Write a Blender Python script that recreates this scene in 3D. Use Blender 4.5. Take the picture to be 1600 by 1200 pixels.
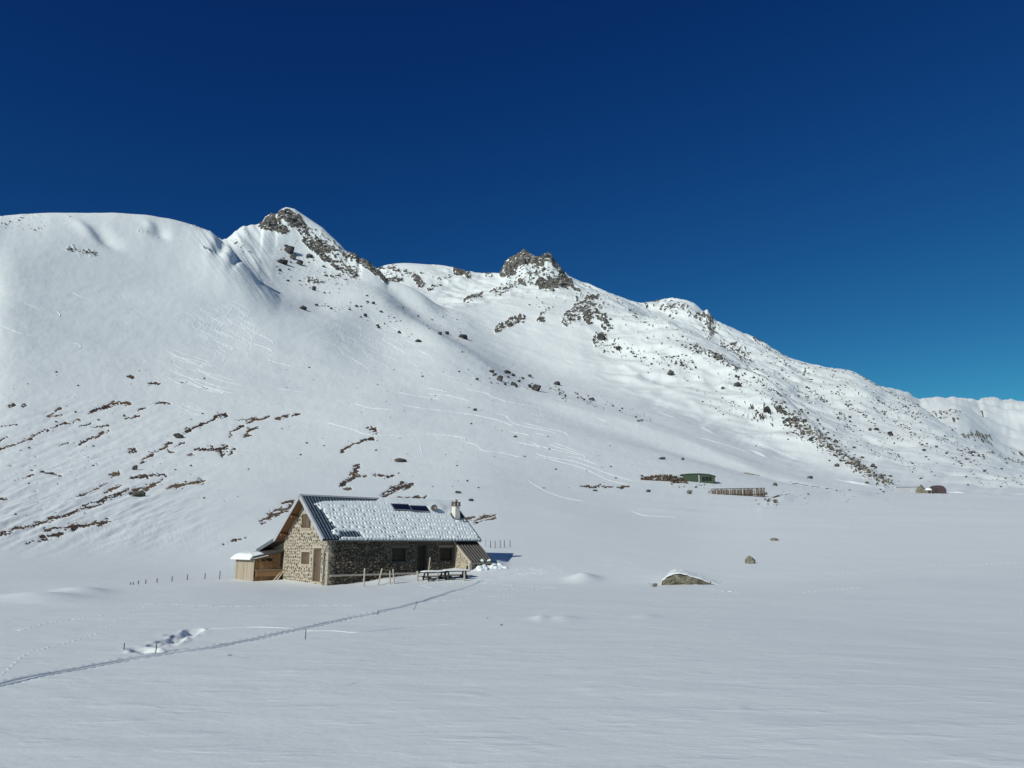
import bpy, bmesh, math, random
import numpy as np
from mathutils import Vector, Matrix, Euler

for o in list(bpy.data.objects): bpy.data.objects.remove(o)
sc = bpy.context.scene
COL = sc.collection
rng = np.random.default_rng(7)
random.seed(7)

# ------------------------------------------------------------------ camera
F = 1202.0                        # focal length in photo pixels (photo 1600 x 1200)
PITCH = math.atan(250 / F)        # eye level lies at y = 850 of the photo
cam = bpy.data.cameras.new('camera'); camo = bpy.data.objects.new('camera', cam); COL.objects.link(camo)
cam.sensor_width = 36; cam.lens = 36 * F / 1600; cam.clip_start = 0.1; cam.clip_end = 20000
camo.location = (0, 0, 0); camo.rotation_euler = (math.pi / 2 + PITCH, 0, 0)
sc.camera = camo

# ------------------------------------------------------------------ sky and sun
SUN_EL = math.radians(29.0)
SUN_H = np.array([-0.650, -0.760])          # horizontal direction towards the sun (behind, to the left)
w = bpy.data.worlds.new('World'); sc.world = w; w.use_nodes = True
nt = w.node_tree; nt.nodes.clear()
sky = nt.nodes.new('ShaderNodeTexSky'); sky.sky_type = 'NISHITA'; sky.sun_disc = False
sky.sun_elevation = SUN_EL
sky.sun_rotation = math.atan2(SUN_H[0], SUN_H[1])
sky.altitude = 2300; sky.air_density = 1.0; sky.dust_density = 0.0; sky.ozone_density = 3.0
sep = nt.nodes.new('ShaderNodeSeparateColor'); com = nt.nodes.new('ShaderNodeCombineColor')   # deep high-altitude blue: one response curve for the whole sky
bg = nt.nodes.new('ShaderNodeBackground'); bg.inputs[1].default_value = 0.05
out = nt.nodes.new('ShaderNodeOutputWorld')
nt.links.new(sky.outputs[0], sep.inputs[0])
for i, (g_, m_) in enumerate(((1.9, 0.125), (1.6, 0.435), (1.05, 1.08))):
    pw = nt.nodes.new('ShaderNodeMath'); pw.operation = 'POWER'; pw.inputs[1].default_value = g_; nt.links.new(sep.outputs[i], pw.inputs[0])
    mu = nt.nodes.new('ShaderNodeMath'); mu.operation = 'MULTIPLY'; mu.inputs[1].default_value = m_; nt.links.new(pw.outputs[0], mu.inputs[0])
    nt.links.new(mu.outputs[0], com.inputs[i])
nt.links.new(com.outputs[0], bg.inputs[0]); nt.links.new(bg.outputs[0], out.inputs[0])

sl = bpy.data.lights.new('sun', 'SUN'); sl.energy = 3.55; sl.angle = math.radians(0.53); sl.color = (1.0, 0.985, 0.895)
so = bpy.data.objects.new('sun', sl); COL.objects.link(so)
sd = Vector((SUN_H[0] * math.cos(SUN_EL), SUN_H[1] * math.cos(SUN_EL), math.sin(SUN_EL)))
so.rotation_euler = sd.to_track_quat('Z', 'Y').to_euler(); so.location = sd * 300

vs = sc.view_settings
vs.view_transform = 'Standard'; vs.look = 'None'; vs.exposure = 0.0; vs.gamma = 1.0; vs.use_curve_mapping = False
sc.cycles.use_denoising = True
sc.cycles.max_bounces = 6; sc.cycles.diffuse_bounces = 4

# ------------------------------------------------------------------ helpers
def raydir(px, py):
    x = (np.asarray(px, float) - 800) / F; y = (600 - np.asarray(py, float)) / F
    return x, math.cos(PITCH) - y * math.sin(PITCH), math.sin(PITCH) + y * math.cos(PITCH)
def pix(px, py):                              # pixel -> azimuth, tangent of elevation
    x, fw, up = raydir(px, py)
    return np.arctan2(x, fw), up / np.hypot(x, fw)
def proj(x, y, z):
    fw = y * math.cos(PITCH) + z * math.sin(PITCH); up = -y * math.sin(PITCH) + z * math.cos(PITCH)
    fw = np.where(np.abs(fw) < 1e-3, 1e-3, fw)
    px = 800 + F * x / fw; py = 600 - F * up / fw
    return np.where(fw > 0.05, px, -9999), np.where(fw > 0.05, py, -9999)

def _h(ix, iy, seed):
    n = (ix.astype(np.int64) * 374761393 + iy.astype(np.int64) * 668265263 + seed * 974634541) & 0xffffffff
    n = ((n ^ (n >> 13)) * 1274126177) & 0xffffffff
    n = (n ^ (n >> 16)) & 0xffffffff
    return n.astype(np.float64) / 4294967295.0
def vnoise(x, y, seed=0):                     # smooth gradient noise, about -1..1
    ix = np.floor(x); iy = np.floor(y); fx = x - ix; fy = y - iy
    ux = fx * fx * fx * (fx * (fx * 6 - 15) + 10); uy = fy * fy * fy * (fy * (fy * 6 - 15) + 10)
    def g(dx, dy):
        a = _h(ix + dx, iy + dy, seed) * 2 * math.pi
        return np.cos(a) * (fx - dx) + np.sin(a) * (fy - dy)
    n0 = g(0, 0) * (1 - ux) + g(1, 0) * ux; n1 = g(0, 1) * (1 - ux) + g(1, 1) * ux
    return (n0 * (1 - uy) + n1 * uy) * 1.5
def fbm(x, y, octv=4, seed=0, gain=0.5):
    s = 0; a = 1; t = 0
    for i in range(octv):
        s = s + a * vnoise(x * 2 ** i, y * 2 ** i, seed + i * 17); t += a; a *= gain
    return s / t
def sstep(a, b, x):
    t = np.clip((x - a) / (b - a), 0, 1); return t * t * (3 - 2 * t)

def tag(o, label=None, cat=None, group=None, kind=None):
    if label: o['label'] = label
    if cat: o['category'] = cat
    if group: o['group'] = group
    if kind: o['kind'] = kind
    return o
def empty(name, loc=(0, 0, 0), rz=0.0):
    o = bpy.data.objects.new(name, None); COL.objects.link(o); o.location = loc; o.rotation_euler = (0, 0, rz)
    o.empty_display_size = 0.3
    return o
def link(name, me, parent=None, loc=None, rot=None, scale=None):
    o = bpy.data.objects.new(name, me); COL.objects.link(o)
    if parent: o.parent = parent
    if loc is not None: o.location = loc
    if rot is not None: o.rotation_euler = rot
    if scale is not None: o.scale = scale
    return o

class MB:
    """collects shapes for ONE mesh object"""
    def __init__(s): s.v = []; s.f = []; s.tone = []
    def add(s, vs_, fs_, tone=None):
        b = len(s.v); s.v += [tuple(q) for q in vs_]; s.f += [tuple(b + i for i in q) for q in fs_]
        s.tone += [random.random() if tone is None else tone] * len(fs_)
    def box(s, x0, x1, y0, y1, z0, z1, tone=None):
        s.add([(x0, y0, z0), (x1, y0, z0), (x1, y1, z0), (x0, y1, z0), (x0, y0, z1), (x1, y0, z1), (x1, y1, z1), (x0, y1, z1)],
              [(0, 3, 2, 1), (4, 5, 6, 7), (0, 1, 5, 4), (1, 2, 6, 5), (2, 3, 7, 6), (3, 0, 4, 7)], tone)
    def bar(s, a, b, wx, wz=None, up=(0, 0, 1), tone=None):     # square bar from a to b
        wz = wz or wx; a = Vector(a); b = Vector(b); d = (b - a).normalized(); up = Vector(up)
        if abs(d.dot(up)) > 0.98: up = Vector((1, 0, 0))
        sx = d.cross(up).normalized() * wx / 2; sz = sx.cross(d).normalized() * wz / 2
        s.add([a - sx - sz, a + sx - sz, a + sx + sz, a - sx + sz, b - sx - sz, b + sx - sz, b + sx + sz, b - sx + sz],
              [(0, 1, 2, 3), (4, 7, 6, 5), (0, 4, 5, 1), (1, 5, 6, 2), (2, 6, 7, 3), (3, 7, 4, 0)], tone)
    def tube(s, pts, rad, n=7, tone=None, cap=True):
        pts = [Vector(p) for p in pts]; rad = rad if isinstance(rad, (list, tuple)) else [rad] * len(pts)
        vs_ = []; fs_ = []
        for i, p in enumerate(pts):
            d = (pts[min(i + 1, len(pts) - 1)] - pts[max(i - 1, 0)]).normalized()
            up = Vector((0, 0, 1)) if abs(d.z) < 0.9 else Vector((1, 0, 0))
            a = d.cross(up).normalized(); b = a.cross(d)
            for k in range(n):
                t = 2 * math.pi * k / n; vs_.append(p + (a * math.cos(t) + b * math.sin(t)) * rad[i])
        for i in range(len(pts) - 1):
            for k in range(n):
                fs_.append((i * n + k, i * n + (k + 1) % n, (i + 1) * n + (k + 1) % n, (i + 1) * n + k))
        if cap: fs_ += [tuple(range(n - 1, -1, -1)), tuple(range((len(pts) - 1) * n, len(pts) * n))]
        s.add(vs_, fs_, tone)
    def mesh(s, name, mat, smooth=False):
        me = bpy.data.meshes.new(name); me.from_pydata(s.v, [], s.f)
        at = me.attributes.new('tone', 'FLOAT', 'FACE'); at.data.foreach_set('value', np.array(s.tone, np.float32))
        if mat: me.materials.append(mat)
        if smooth: me.polygons.foreach_set('use_smooth', [True] * len(me.polygons))
        me.update(); return me
    def build(s, name, mat, parent=None, smooth=False, **k):
        return link(name, s.mesh(name, mat, smooth), parent, **k)

def npmesh(name, V, Fq, mat, smooth=True):
    me = bpy.data.meshes.new(name); V = np.asarray(V, np.float32); Fq = np.asarray(Fq, np.int32)
    n = Fq.shape[1]
    me.vertices.add(len(V)); me.vertices.foreach_set('co', V.ravel())
    me.loops.add(Fq.size); me.loops.foreach_set('vertex_index', Fq.ravel())
    me.polygons.add(len(Fq)); me.polygons.foreach_set('loop_start', np.arange(0, Fq.size, n, dtype=np.int32))
    me.polygons.foreach_set('loop_total', np.full(len(Fq), n, np.int32))
    if mat: me.materials.append(mat)
    me.update(calc_edges=True)
    me.polygons.foreach_set('use_smooth', np.full(len(Fq), smooth))
    return me

# ------------------------------------------------------------------ materials
def mk(name):
    m = bpy.data.materials.new(name); m.use_nodes = True; t = m.node_tree; t.nodes.clear()
    o = t.nodes.new('ShaderNodeOutputMaterial'); b = t.nodes.new('ShaderNodeBsdfPrincipled'); t.links.new(b.outputs[0], o.inputs[0])
    return m, t, b
def N(t, typ, **k):
    n = t.nodes.new(typ)
    for a, v in k.items(): setattr(n, a, v)
    return n
def noise(t, scale, detail=4, rough=0.55, vec=None):
    n = N(t, 'ShaderNodeTexNoise'); n.inputs['Scale'].default_value = scale; n.inputs['Detail'].default_value = detail; n.inputs['Roughness'].default_value = rough
    if vec: t.links.new(vec, n.inputs['Vector'])
    return n
def ramp(t, fac, stops):
    r = N(t, 'ShaderNodeValToRGB'); e = r.color_ramp.elements
    while len(e) > len(stops): e.remove(e[-1])
    while len(e) < len(stops): e.new(0.5)
    for el, (p, c) in zip(e, stops): el.position = p; el.color = (*c, 1) if len(c) == 3 else c
    t.links.new(fac, r.inputs[0]); return r
def mixc(t, fac, a, b):
    m = N(t, 'ShaderNodeMix', data_type='RGBA')
    if isinstance(fac, (int, float)): m.inputs[0].default_value = fac
    else: t.links.new(fac, m.inputs[0])
    for i, q in ((6, a), (7, b)):
        if isinstance(q, tuple): m.inputs[i].default_value = (*q, 1)
        else: t.links.new(q, m.inputs[i])
    return m.outputs[2]
def math_(t, op, a, b=0.0, clamp=False):
    m = N(t, 'ShaderNodeMath', operation=op, use_clamp=clamp)
    for i, q in ((0, a), (1, b)):
        if isinstance(q, (int, float)): m.inputs[i].default_value = q
        else: t.links.new(q, m.inputs[i])
    return m.outputs[0]
def bump(t, h, dist, strength, bsdf, prev=None):
    b = N(t, 'ShaderNodeBump'); b.inputs['Distance'].default_value = dist; b.inputs['Strength'].default_value = strength
    t.links.new(h, b.inputs['Height'])
    if prev: t.links.new(prev.outputs[0], b.inputs['Normal'])
    if bsdf: t.links.new(b.outputs[0], bsdf.inputs['Normal'])
    return b

SNOW = (0.79, 0.84, 0.835)
def snow_mat(name='snow', b1=0.03):
    m, t, b = mk(name)
    tc = N(t, 'ShaderNodeTexCoord')
    n1 = noise(t, 2.0, 5, 0.6, tc.outputs['Object']); n2 = noise(t, 14, 4, 0.6, tc.outputs['Object'])
    b.inputs['Base Color'].default_value = (*SNOW, 1); b.inputs['Roughness'].default_value = 0.65
    b.inputs['Specular IOR Level'].default_value = 0.3
    h = math_(t, 'ADD', n1.outputs[0], math_(t, 'MULTIPLY', n2.outputs[0], 0.25))
    bump(t, h, b1, 1.0, b)
    return m
def plain_mat(name, c1, c2, scale=3.0, rough=0.8, bumpd=0.01, metallic=0.0, tone=0.0, stretch=None):
    m, t, b = mk(name)
    tc = N(t, 'ShaderNodeTexCoord'); vec = tc.outputs['Object']
    if stretch:
        mp = N(t, 'ShaderNodeMapping'); mp.inputs['Scale'].default_value = stretch; t.links.new(vec, mp.inputs[0]); vec = mp.outputs[0]
    n = noise(t, scale, 6, 0.6, vec)
    fac = n.outputs[0]
    if tone:
        at = N(t, 'ShaderNodeAttribute', attribute_name='tone')
        fac = math_(t, 'ADD', math_(t, 'MULTIPLY', fac, 1 - tone), math_(t, 'MULTIPLY', at.outputs['Fac'], tone))
    r = ramp(t, fac, [(0.25, c1), (0.75, c2)])
    t.links.new(r.outputs[0], b.inputs['Base Color']); b.inputs['Roughness'].default_value = rough; b.inputs['Metallic'].default_value = metallic
    n2 = noise(t, scale * 6, 5, 0.65, vec)
    if bumpd: bump(t, n2.outputs[0], bumpd, 0.8, b)
    return m
M = {}
M['snow'] = snow_mat()
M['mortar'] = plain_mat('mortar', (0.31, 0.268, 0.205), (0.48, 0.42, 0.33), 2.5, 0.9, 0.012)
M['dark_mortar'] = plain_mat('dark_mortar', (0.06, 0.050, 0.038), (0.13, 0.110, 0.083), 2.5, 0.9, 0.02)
M['gable_stone'] = plain_mat('gable_stone', (0.05, 0.044, 0.036), (0.19, 0.165, 0.125), 4, 0.85, 0.01, tone=0.7)
M['front_stone'] = plain_mat('front_stone', (0.065, 0.052, 0.038), (0.225, 0.180, 0.128), 5, 0.85, 0.02, tone=0.7)
M['quoin'] = plain_mat('quoin_stone', (0.28, 0.24, 0.18), (0.48, 0.42, 0.33), 4, 0.85, 0.012)
M['metal_roof'] = plain_mat('roof_metal', (0.055, 0.082, 0.112), (0.085, 0.12, 0.155), 1.2, 0.42, 0.0, 0.35)
M['black_metal'] = plain_mat('black_roof_metal', (0.07, 0.064, 0.058), (0.13, 0.118, 0.105), 1.5, 0.42, 0.0, 0.2)
M['trim'] = plain_mat('grey_trim', (0.38, 0.40, 0.42), (0.48, 0.50, 0.52), 2, 0.5, 0.0, 0.2)
M['dark_trim'] = plain_mat('dark_trim', (0.11, 0.125, 0.135), (0.16, 0.18, 0.19), 2, 0.5, 0.0, 0.2)
M['soffit'] = plain_mat('soffit_wood', (0.13, 0.058, 0.025), (0.24, 0.115, 0.05), 3, 0.7, 0.004, stretch=(1, 8, 8))
M['wood_pale'] = plain_mat('pale_board', (0.30, 0.245, 0.175), (0.47, 0.40, 0.31), 2.2, 0.8, 0.004, tone=0.35, stretch=(6, 6, 0.6))
M['wood_orange'] = plain_mat('orange_board', (0.17, 0.085, 0.035), (0.34, 0.185, 0.08), 2.2, 0.75, 0.004, tone=0.4, stretch=(6, 6, 0.6))
M['wood_brown'] = plain_mat('shutter_wood', (0.075, 0.052, 0.033), (0.155, 0.11, 0.07), 3, 0.75, 0.004, tone=0.3, stretch=(6, 6, 0.6))
M['wood_grey'] = plain_mat('weathered_wood', (0.30, 0.265, 0.22), (0.48, 0.43, 0.36), 3, 0.85, 0.006, tone=0.3, stretch=(7, 7, 0.7))
M['wood_dark'] = plain_mat('dark_wood', (0.022, 0.016, 0.012), (0.05, 0.036, 0.028), 3, 0.8, 0.005, tone=0.3)
M['plaster'] = plain_mat('chimney_plaster', (0.60, 0.57, 0.50), (0.74, 0.71, 0.64), 3, 0.85, 0.006)
M['brick'] = plain_mat('chimney_cap', (0.10, 0.075, 0.06), (0.22, 0.16, 0.13), 6, 0.85, 0.006)
M['solar'] = plain_mat('solar_cells', (0.008, 0.012, 0.03), (0.014, 0.02, 0.045), 3, 0.18, 0.0)
M['alu'] = plain_mat('aluminium', (0.55, 0.56, 0.58), (0.65, 0.66, 0.68), 3, 0.35, 0.0, 0.8)
M['green'] = plain_mat('green_paint', (0.012, 0.034, 0.016), (0.022, 0.050, 0.026), 0.6, 0.55, 0.0)
M['black'] = plain_mat('dark_opening', (0.006, 0.006, 0.006), (0.012, 0.011, 0.010), 3, 0.9, 0.0)
M['maroon'] = plain_mat('maroon_sheet', (0.022, 0.009, 0.015), (0.040, 0.016, 0.025), 1.0, 0.6, 0.0)
M['twig'] = plain_mat('dry_twig', (0.06, 0.045, 0.035), (0.14, 0.105, 0.075), 5, 0.9, 0.0)

def rock_mat(name, cols, snow_lo, snow_hi, nscale=0.6):
    m, t, b = mk(name)
    geo = N(t, 'ShaderNodeNewGeometry'); tc = N(t, 'ShaderNodeTexCoord')
    n1 = noise(t, nscale, 8, 0.65, geo.outputs['Position'])
    r = ramp(t, n1.outputs[0], [(0.3, cols[0]), (0.5, cols[1]), (0.68, cols[2])])
    sep = N(t, 'ShaderNodeSeparateXYZ'); t.links.new(geo.outputs['Normal'], sep.inputs[0])
    n2 = noise(t, nscale * 3, 4, 0.6, geo.outputs['Position'])
    k = math_(t, 'ADD', sep.outputs[2], math_(t, 'MULTIPLY', math_(t, 'SUBTRACT', n2.outputs[0], 0.5), 0.5))
    mr = N(t, 'ShaderNodeMapRange', interpolation_type='SMOOTHSTEP'); t.links.new(k, mr.inputs[0])
    mr.inputs[1].default_value = snow_lo; mr.inputs[2].default_value = snow_hi
    t.links.new(mixc(t, mr.outputs[0], r.outputs[0], SNOW), b.inputs['Base Color']); b.inputs['Roughness'].default_value = 0.85
    b.inputs['Specular IOR Level'].default_value = 0.2
    n3 = noise(t, nscale * 4, 8, 0.7, geo.outputs['Position'])
    bump(t, n3.outputs[0], 0.25 / nscale * 0.6, 0.7, b)
    return m
M['rock'] = rock_mat('rock', ((0.026, 0.025, 0.025), (0.075, 0.072, 0.066), (0.20, 0.188, 0.165)), 0.90, 1.0, 0.5)
M['rock_bare'] = rock_mat('rock_bare', ((0.05, 0.047, 0.038), (0.17, 0.16, 0.12), (0.36, 0.335, 0.26)), 1.05, 1.3, 2.2)
M['rock_far'] = rock_mat('rock_far', ((0.020, 0.020, 0.022), (0.052, 0.051, 0.051), (0.135, 0.128, 0.118)), 0.88, 1.0, 0.22)
M['crag'] = rock_mat('crag', ((0.03, 0.03, 0.031), (0.13, 0.126, 0.12), (0.36, 0.335, 0.285)), 0.66, 0.80, 0.16)
M['crag_warm'] = rock_mat('crag_warm', ((0.05, 0.043, 0.035), (0.16, 0.138, 0.108), (0.33, 0.275, 0.20)), 0.74, 0.90, 0.3)
M['rubble'] = rock_mat('rubble', ((0.035, 0.025, 0.019), (0.11, 0.08, 0.058), (0.24, 0.185, 0.14)), 0.95, 1.1, 1.2)
# ------------------------------------------------------------------ terrain: one height sheet, valley floor to the far ranges
# Each layer runs across the valley: (photo x, photo y, horizontal metres).  y=None layers give z directly.
LAY = [
 ('z', 0.4, -1.65, 0), ('z', 6.0, -1.68, 0), ('z', 25.0, -2.06, 0),
 ([(-900,928,52),(0,923,52),(300,917,52),(500,919,53.5),(700,914,52),(1070,915,52),(1600,905,52),(2400,900,52)], 20),
 ([(-900,900,64),(0,902,64),(300,905,64),(420,904,64),(500,893,64),(600,884,64),(750,878.5,64),(900,886,64),(1070,892,64),(1600,888,64),(2400,888,64)], 20),
 ([(-900,818,100),(0,818,100),(400,815,100),(750,812,100),(900,824,100),(1000,836,100),(1100,846,100),(1600,843,100),(2400,840,100)], 25),
 ([(-900,735,200),(0,735,200),(400,730,200),(750,735,200),(900,756,200),(1000,765,200),(1150,775,200),(1300,784,200),(1600,789,200),(2400,790,200)], 25),
 ([(-900,600,310),(0,600,325),(300,605,352),(600,615,370),(800,645,370),(900,670,350),(1000,702,320),(1100,730,290),(1200,754,270),(1300,768,265),(1400,774,260),(1600,780,255),(2400,780,255)], 25),
 ([(-900,450,430),(0,450,460),(150,456,490),(300,465,520),(430,500,515),(520,500,575),(600,512,620),(680,550,520),(750,590,460),(800,620,430),(850,640,410),(950,672,380),(1050,705,350),(1150,738,310),(1250,760,290),(1350,769,285),(1450,772,280),(1600,776,275),(2400,776,275)], 18),
 ([(-900,400,560),(-300,370,590),(-100,352,605),(0,339,615),(30,335,620),(80,333,628),(180,333,645),(230,337,652),(270,344,655),(300,352,655),(330,362,642),(355,380,622),(380,410,600),(405,440,580),(440,468,590),(500,478,645),(560,470,680),(600,470,715),(640,498,670),(680,518,610),(750,562,540),(800,598,490),(850,618,465),(900,632,442),(1000,662,412),(1100,697,375),(1150,719,342),(1200,741,310),(1300,762,300),(1400,770,295),(1600,775,290),(2400,775,290)], 4),
 ([(-900,425,740),(0,370,740),(180,360,740),(300,380,730),(355,395,690),(380,420,660),(405,444,660),(440,455,690),(500,455,740),(560,452,775),(600,457,765),(640,492,760),(680,512,710),(750,552,640),(800,584,590),(850,602,550),(900,614,525),(1000,643,475),(1100,682,420),(1200,726,370),(1300,754,330),(1400,767,310),(1600,774,300),(2400,774,300)], 10),
 ([(-900,425,840),(0,365,840),(180,355,840),(300,375,820),(340,385,800),(380,402,800),(405,398,840),(440,398,880),(500,420,870),(560,437,840),(600,449,830),(640,485,800),(680,500,780),(720,510,770),(750,530,740),(800,560,700),(850,576,680),(900,586,660),(1000,615,600),(1100,655,530),(1200,702,450),(1300,740,380),(1400,764,330),(1600,773,320),(2400,773,320)], 8),
 ([(-900,430,950),(0,370,950),(180,362,950),(300,380,950),(350,380,950),(361,371,960),(370,365,970),(382,359,980),(400,358,990),(410,355,1000),(412,346,1000),(422,340,1000),(432,341,1005),(437,333,1010),(447,328,1010),(460,330,1010),(475,340,1000),(505,360,980),(542,395,950),(557,400,940),(561,407,930),(567,405,930),(585,418,915),(600,430,905),(606,438,900),(620,441,890),(640,447,880),(660,458,870),(685,478,860),(700,484,870),(750,480,950),(790,472,980),(850,465,1000),(900,470,1000),(950,478,1000),(985,485,1000),(1000,497,1000),(1050,509,950),(1087,527,900),(1137,555,840),(1175,582,790),(1215,612,700),(1255,648,600),(1300,690,500),(1350,730,420),(1390,757,360),(1450,767,345),(1600,771,340),(2400,771,340)], 1.2),
 ([(-900,450,1080),(0,420,1080),(400,405,1080),(500,410,1080),(600,450,980),(640,462,960),(685,482,910),(720,480,950),(750,470,1020),(850,455,1060),(950,470,1060),(985,482,1060),(1000,507,1080),(1087,540,980),(1175,597,880),(1255,662,680),(1300,703,570),(1350,739,480),(1390,760,420),(1450,765,390),(1600,768,385),(2400,768,385)], 5),
 ([(-900,460,1200),(0,450,1200),(400,440,1200),(560,450,1150),(620,446,1120),(700,456,1100),(750,456,1100),(780,448,1120),(850,441,1130),(900,456,1130),(950,466,1150),(985,478,1180),(1000,494,1200),(1087,520,1150),(1175,567,1080),(1255,632,900),(1350,692,750),(1400,717,700),(1500,742,600),(1600,758,550),(2400,765,550)], 6),
 ([(-900,480,1350),(0,470,1350),(400,460,1350),(560,450,1350),(580,427,1350),(592,418,1350),(610,415,1350),(630,413,1350),(660,414,1350),(700,420,1350),(725,424,1340),(750,430,1320),(765,429,1310),(782,428,1280),(786,420,1260),(790,410,1255),(800,403,1250),(808,398,1250),(814,394,1250),(819,391,1250),(830,397,1250),(840,403,1250),(848,400,1250),(855,396,1250),(862,400,1250),(866,408,1250),(873,415,1255),(878,424,1260),(890,434,1270),(905,441,1290),(940,458,1310),(970,468,1330),(985,474,1350),(1010,474,1370),(1040,470,1370),(1065,471,1370),(1085,480,1360),(1099,490,1350),(1105,486,1350),(1115,501,1340),(1150,517,1330),(1190,535,1320),(1220,556,1310),(1240,567,1300),(1270,572,1290),(1300,579,1280),(1337,584,1260),(1364,598,1240),(1371,607,1230),(1405,622,1190),(1439,635,1150),(1459,650,1120),(1478,665,1090),(1502,682,1050),(1540,702,1000),(1572,721,950),(1600,740,900),(1700,756,800),(2400,765,800)], 1.0),
 ([(-900,520,1700),(600,480,1700),(780,470,1700),(980,500,1700),(1200,580,1700),(1340,625,1600),(1380,640,1600),(1440,662,1600),(1500,700,1500),(1600,750,1300),(2400,770,1300)], 8),
 ([(-900,560,2200),(600,540,2200),(980,560,2200),(1200,600,2200),(1340,612,2000),(1362,599,2000),(1379,600,2000),(1394,609,2000),(1420,625,2100),(1440,652,2200),(1455,646,2250),(1470,640,2300),(1495,637,2300),(1515,646,2300),(1540,668,2250),(1560,690,2200),(1600,705,2100),(1700,720,2100),(2400,750,2100)], 2),
 ([(-900,580,3600),(600,560,3600),(1200,620,3600),(1340,635,3600),(1420,629,3600),(1450,632,3600),(1474,632,3600),(1516,633,3600),(1531,632,3600),(1536,628,3600),(1557,628,3600),(1566,631,3600),(1583,629,3600),(1600,632,3600),(1700,640,3600),(2400,690,3600)], 1.2),
 ('t', 6000.0, 0.0, 0),
]
K = len(LAY)
# columns: azimuths, dense where the photo looks
az_in = np.linspace(pix(-70, 760)[0], pix(1670, 760)[0], 930)
sideL = np.linspace(-math.radians(100), az_in[0], 75)[:-1]; sideR = np.linspace(az_in[-1], math.radians(100), 75)[1:]
back = np.linspace(math.radians(100), 2 * math.pi - math.radians(100), 50)[1:-1]
AZ = np.concatenate([sideL, az_in, sideR, back])
NC = len(AZ); azw = np.where(AZ > math.pi, AZ - 2 * math.pi, AZ)
NIN0, NIN1 = len(sideL), len(sideL) + len(az_in)
fade = 0.12 + 0.88 * (1 - sstep(math.radians(55), math.radians(120), np.abs(azw)))
RK = np.zeros((K, NC)); ZK = np.zeros((K, NC))
dpx = 1740 / 930.0
def gsm(a, s):
    if s < 0.6: return a
    n = int(3 * s) + 1; k = np.exp(-0.5 * (np.arange(-n, n + 1) / s) ** 2); k /= k.sum()
    return np.convolve(np.pad(a, n, mode='edge'), k, mode='valid')
for k, l in enumerate(LAY):
    if l[0] == 'z': RK[k] = l[1]; ZK[k] = l[2]; continue
    if l[0] == 't': RK[k] = l[1]; ZK[k] = -60; continue
    P_ = np.array(l[0], float); a, t = pix(P_[:, 0], P_[:, 1])
    tt = np.interp(azw, a, t); rr = np.interp(azw, a, P_[:, 2])
    s = l[1] / dpx
    nb = NIN1 + len(sideR)
    sharp = {12: [(355, 615)], 15: [(775, 900), (1085, 1122)], 17: [(1440, 1500)], 18: [(1525, 1620)], 9: [(-100, 420)]}.get(k)
    t_s = gsm(tt[:nb], s); t_b = gsm(tt[:nb], (12 if sharp else max(l[1] * 1.3, 22)) / dpx)
    wsh = np.zeros(nb)
    pxc = 800 + F * np.tan(np.clip(azw[:nb], -1.3, 1.3)) * math.cos(PITCH)
    for x0, x1 in (sharp or []): wsh = np.maximum(wsh, sstep(x0 - 25, x0, pxc) * (1 - sstep(x1, x1 + 25, pxc)))
    tt[:nb] = t_s * wsh + t_b * (1 - wsh); rr[:nb] = gsm(rr[:nb], 30 / dpx)
    RK[k] = rr; ZK[k] = tt * rr
    if k >= 4: ZK[k] = ZK[k] * fade - (1 - fade) * 2
for k in range(1, K): RK[k] = np.maximum(RK[k], RK[k - 1] + 2)
ROWS = [8, 165, 75, 45, 50, 62, 95, 100, 90, 10, 50, 90, 10, 36, 66, 8, 30, 26, 3]
# monotone cubic along each column
d = np.diff(ZK, axis=0) / np.diff(RK, axis=0)
mS = np.zeros_like(ZK)
w1 = 2 * np.diff(RK, axis=0)[1:] + np.diff(RK, axis=0)[:-1]; w2 = np.diff(RK, axis=0)[1:] + 2 * np.diff(RK, axis=0)[:-1]
same = (d[1:] * d[:-1]) > 0
with np.errstate(all='ignore'):
    hm = (w1 + w2) / (w1 / d[:-1] + w2 / d[1:])
mS[1:-1] = np.where(same, hm, 0); mS[0] = d[0]; mS[-1] = d[-1]
Rr = []; Zr = []; Sr = []
for k in range(K - 1):
    n = ROWS[k]; s = np.arange(n) / n
    r0, r1 = RK[k][None], RK[k + 1][None]
    if 1 <= k <= 5: r = 1 / ((1 - s[:, None]) / r0 + s[:, None] / r1)
    else: r = r0 + (r1 - r0) * s[:, None]
    h = r1 - r0; x = (r - r0) / h
    z = (2*x**3-3*x**2+1)*ZK[k] + (x**3-2*x**2+x)*h*mS[k] + (-2*x**3+3*x**2)*ZK[k+1] + (x**3-x**2)*h*mS[k+1]
    Rr.append(r); Zr.append(z); Sr.append(np.repeat(k + s[:, None], NC, 1))
Rr.append(RK[-1][None]); Zr.append(ZK[-1][None]); Sr.append(np.full((1, NC), K - 1.0))
TR = np.concatenate(Rr); TZ = np.concatenate(Zr); TS = np.concatenate(Sr)
NR = TR.shape[0]
CA, SA = np.sin(AZ)[None], np.cos(AZ)[None]
X = TR * CA; Y = TR * SA
PX, PY = proj(X, Y, TZ)

def mf(mask, x, y, *a):                          # noise evaluated only where it is used
    o = np.zeros(TR.shape); o[mask] = fbm(np.broadcast_to(x, TR.shape)[mask], np.broadcast_to(y, TR.shape)[mask], *a); return o
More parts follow.
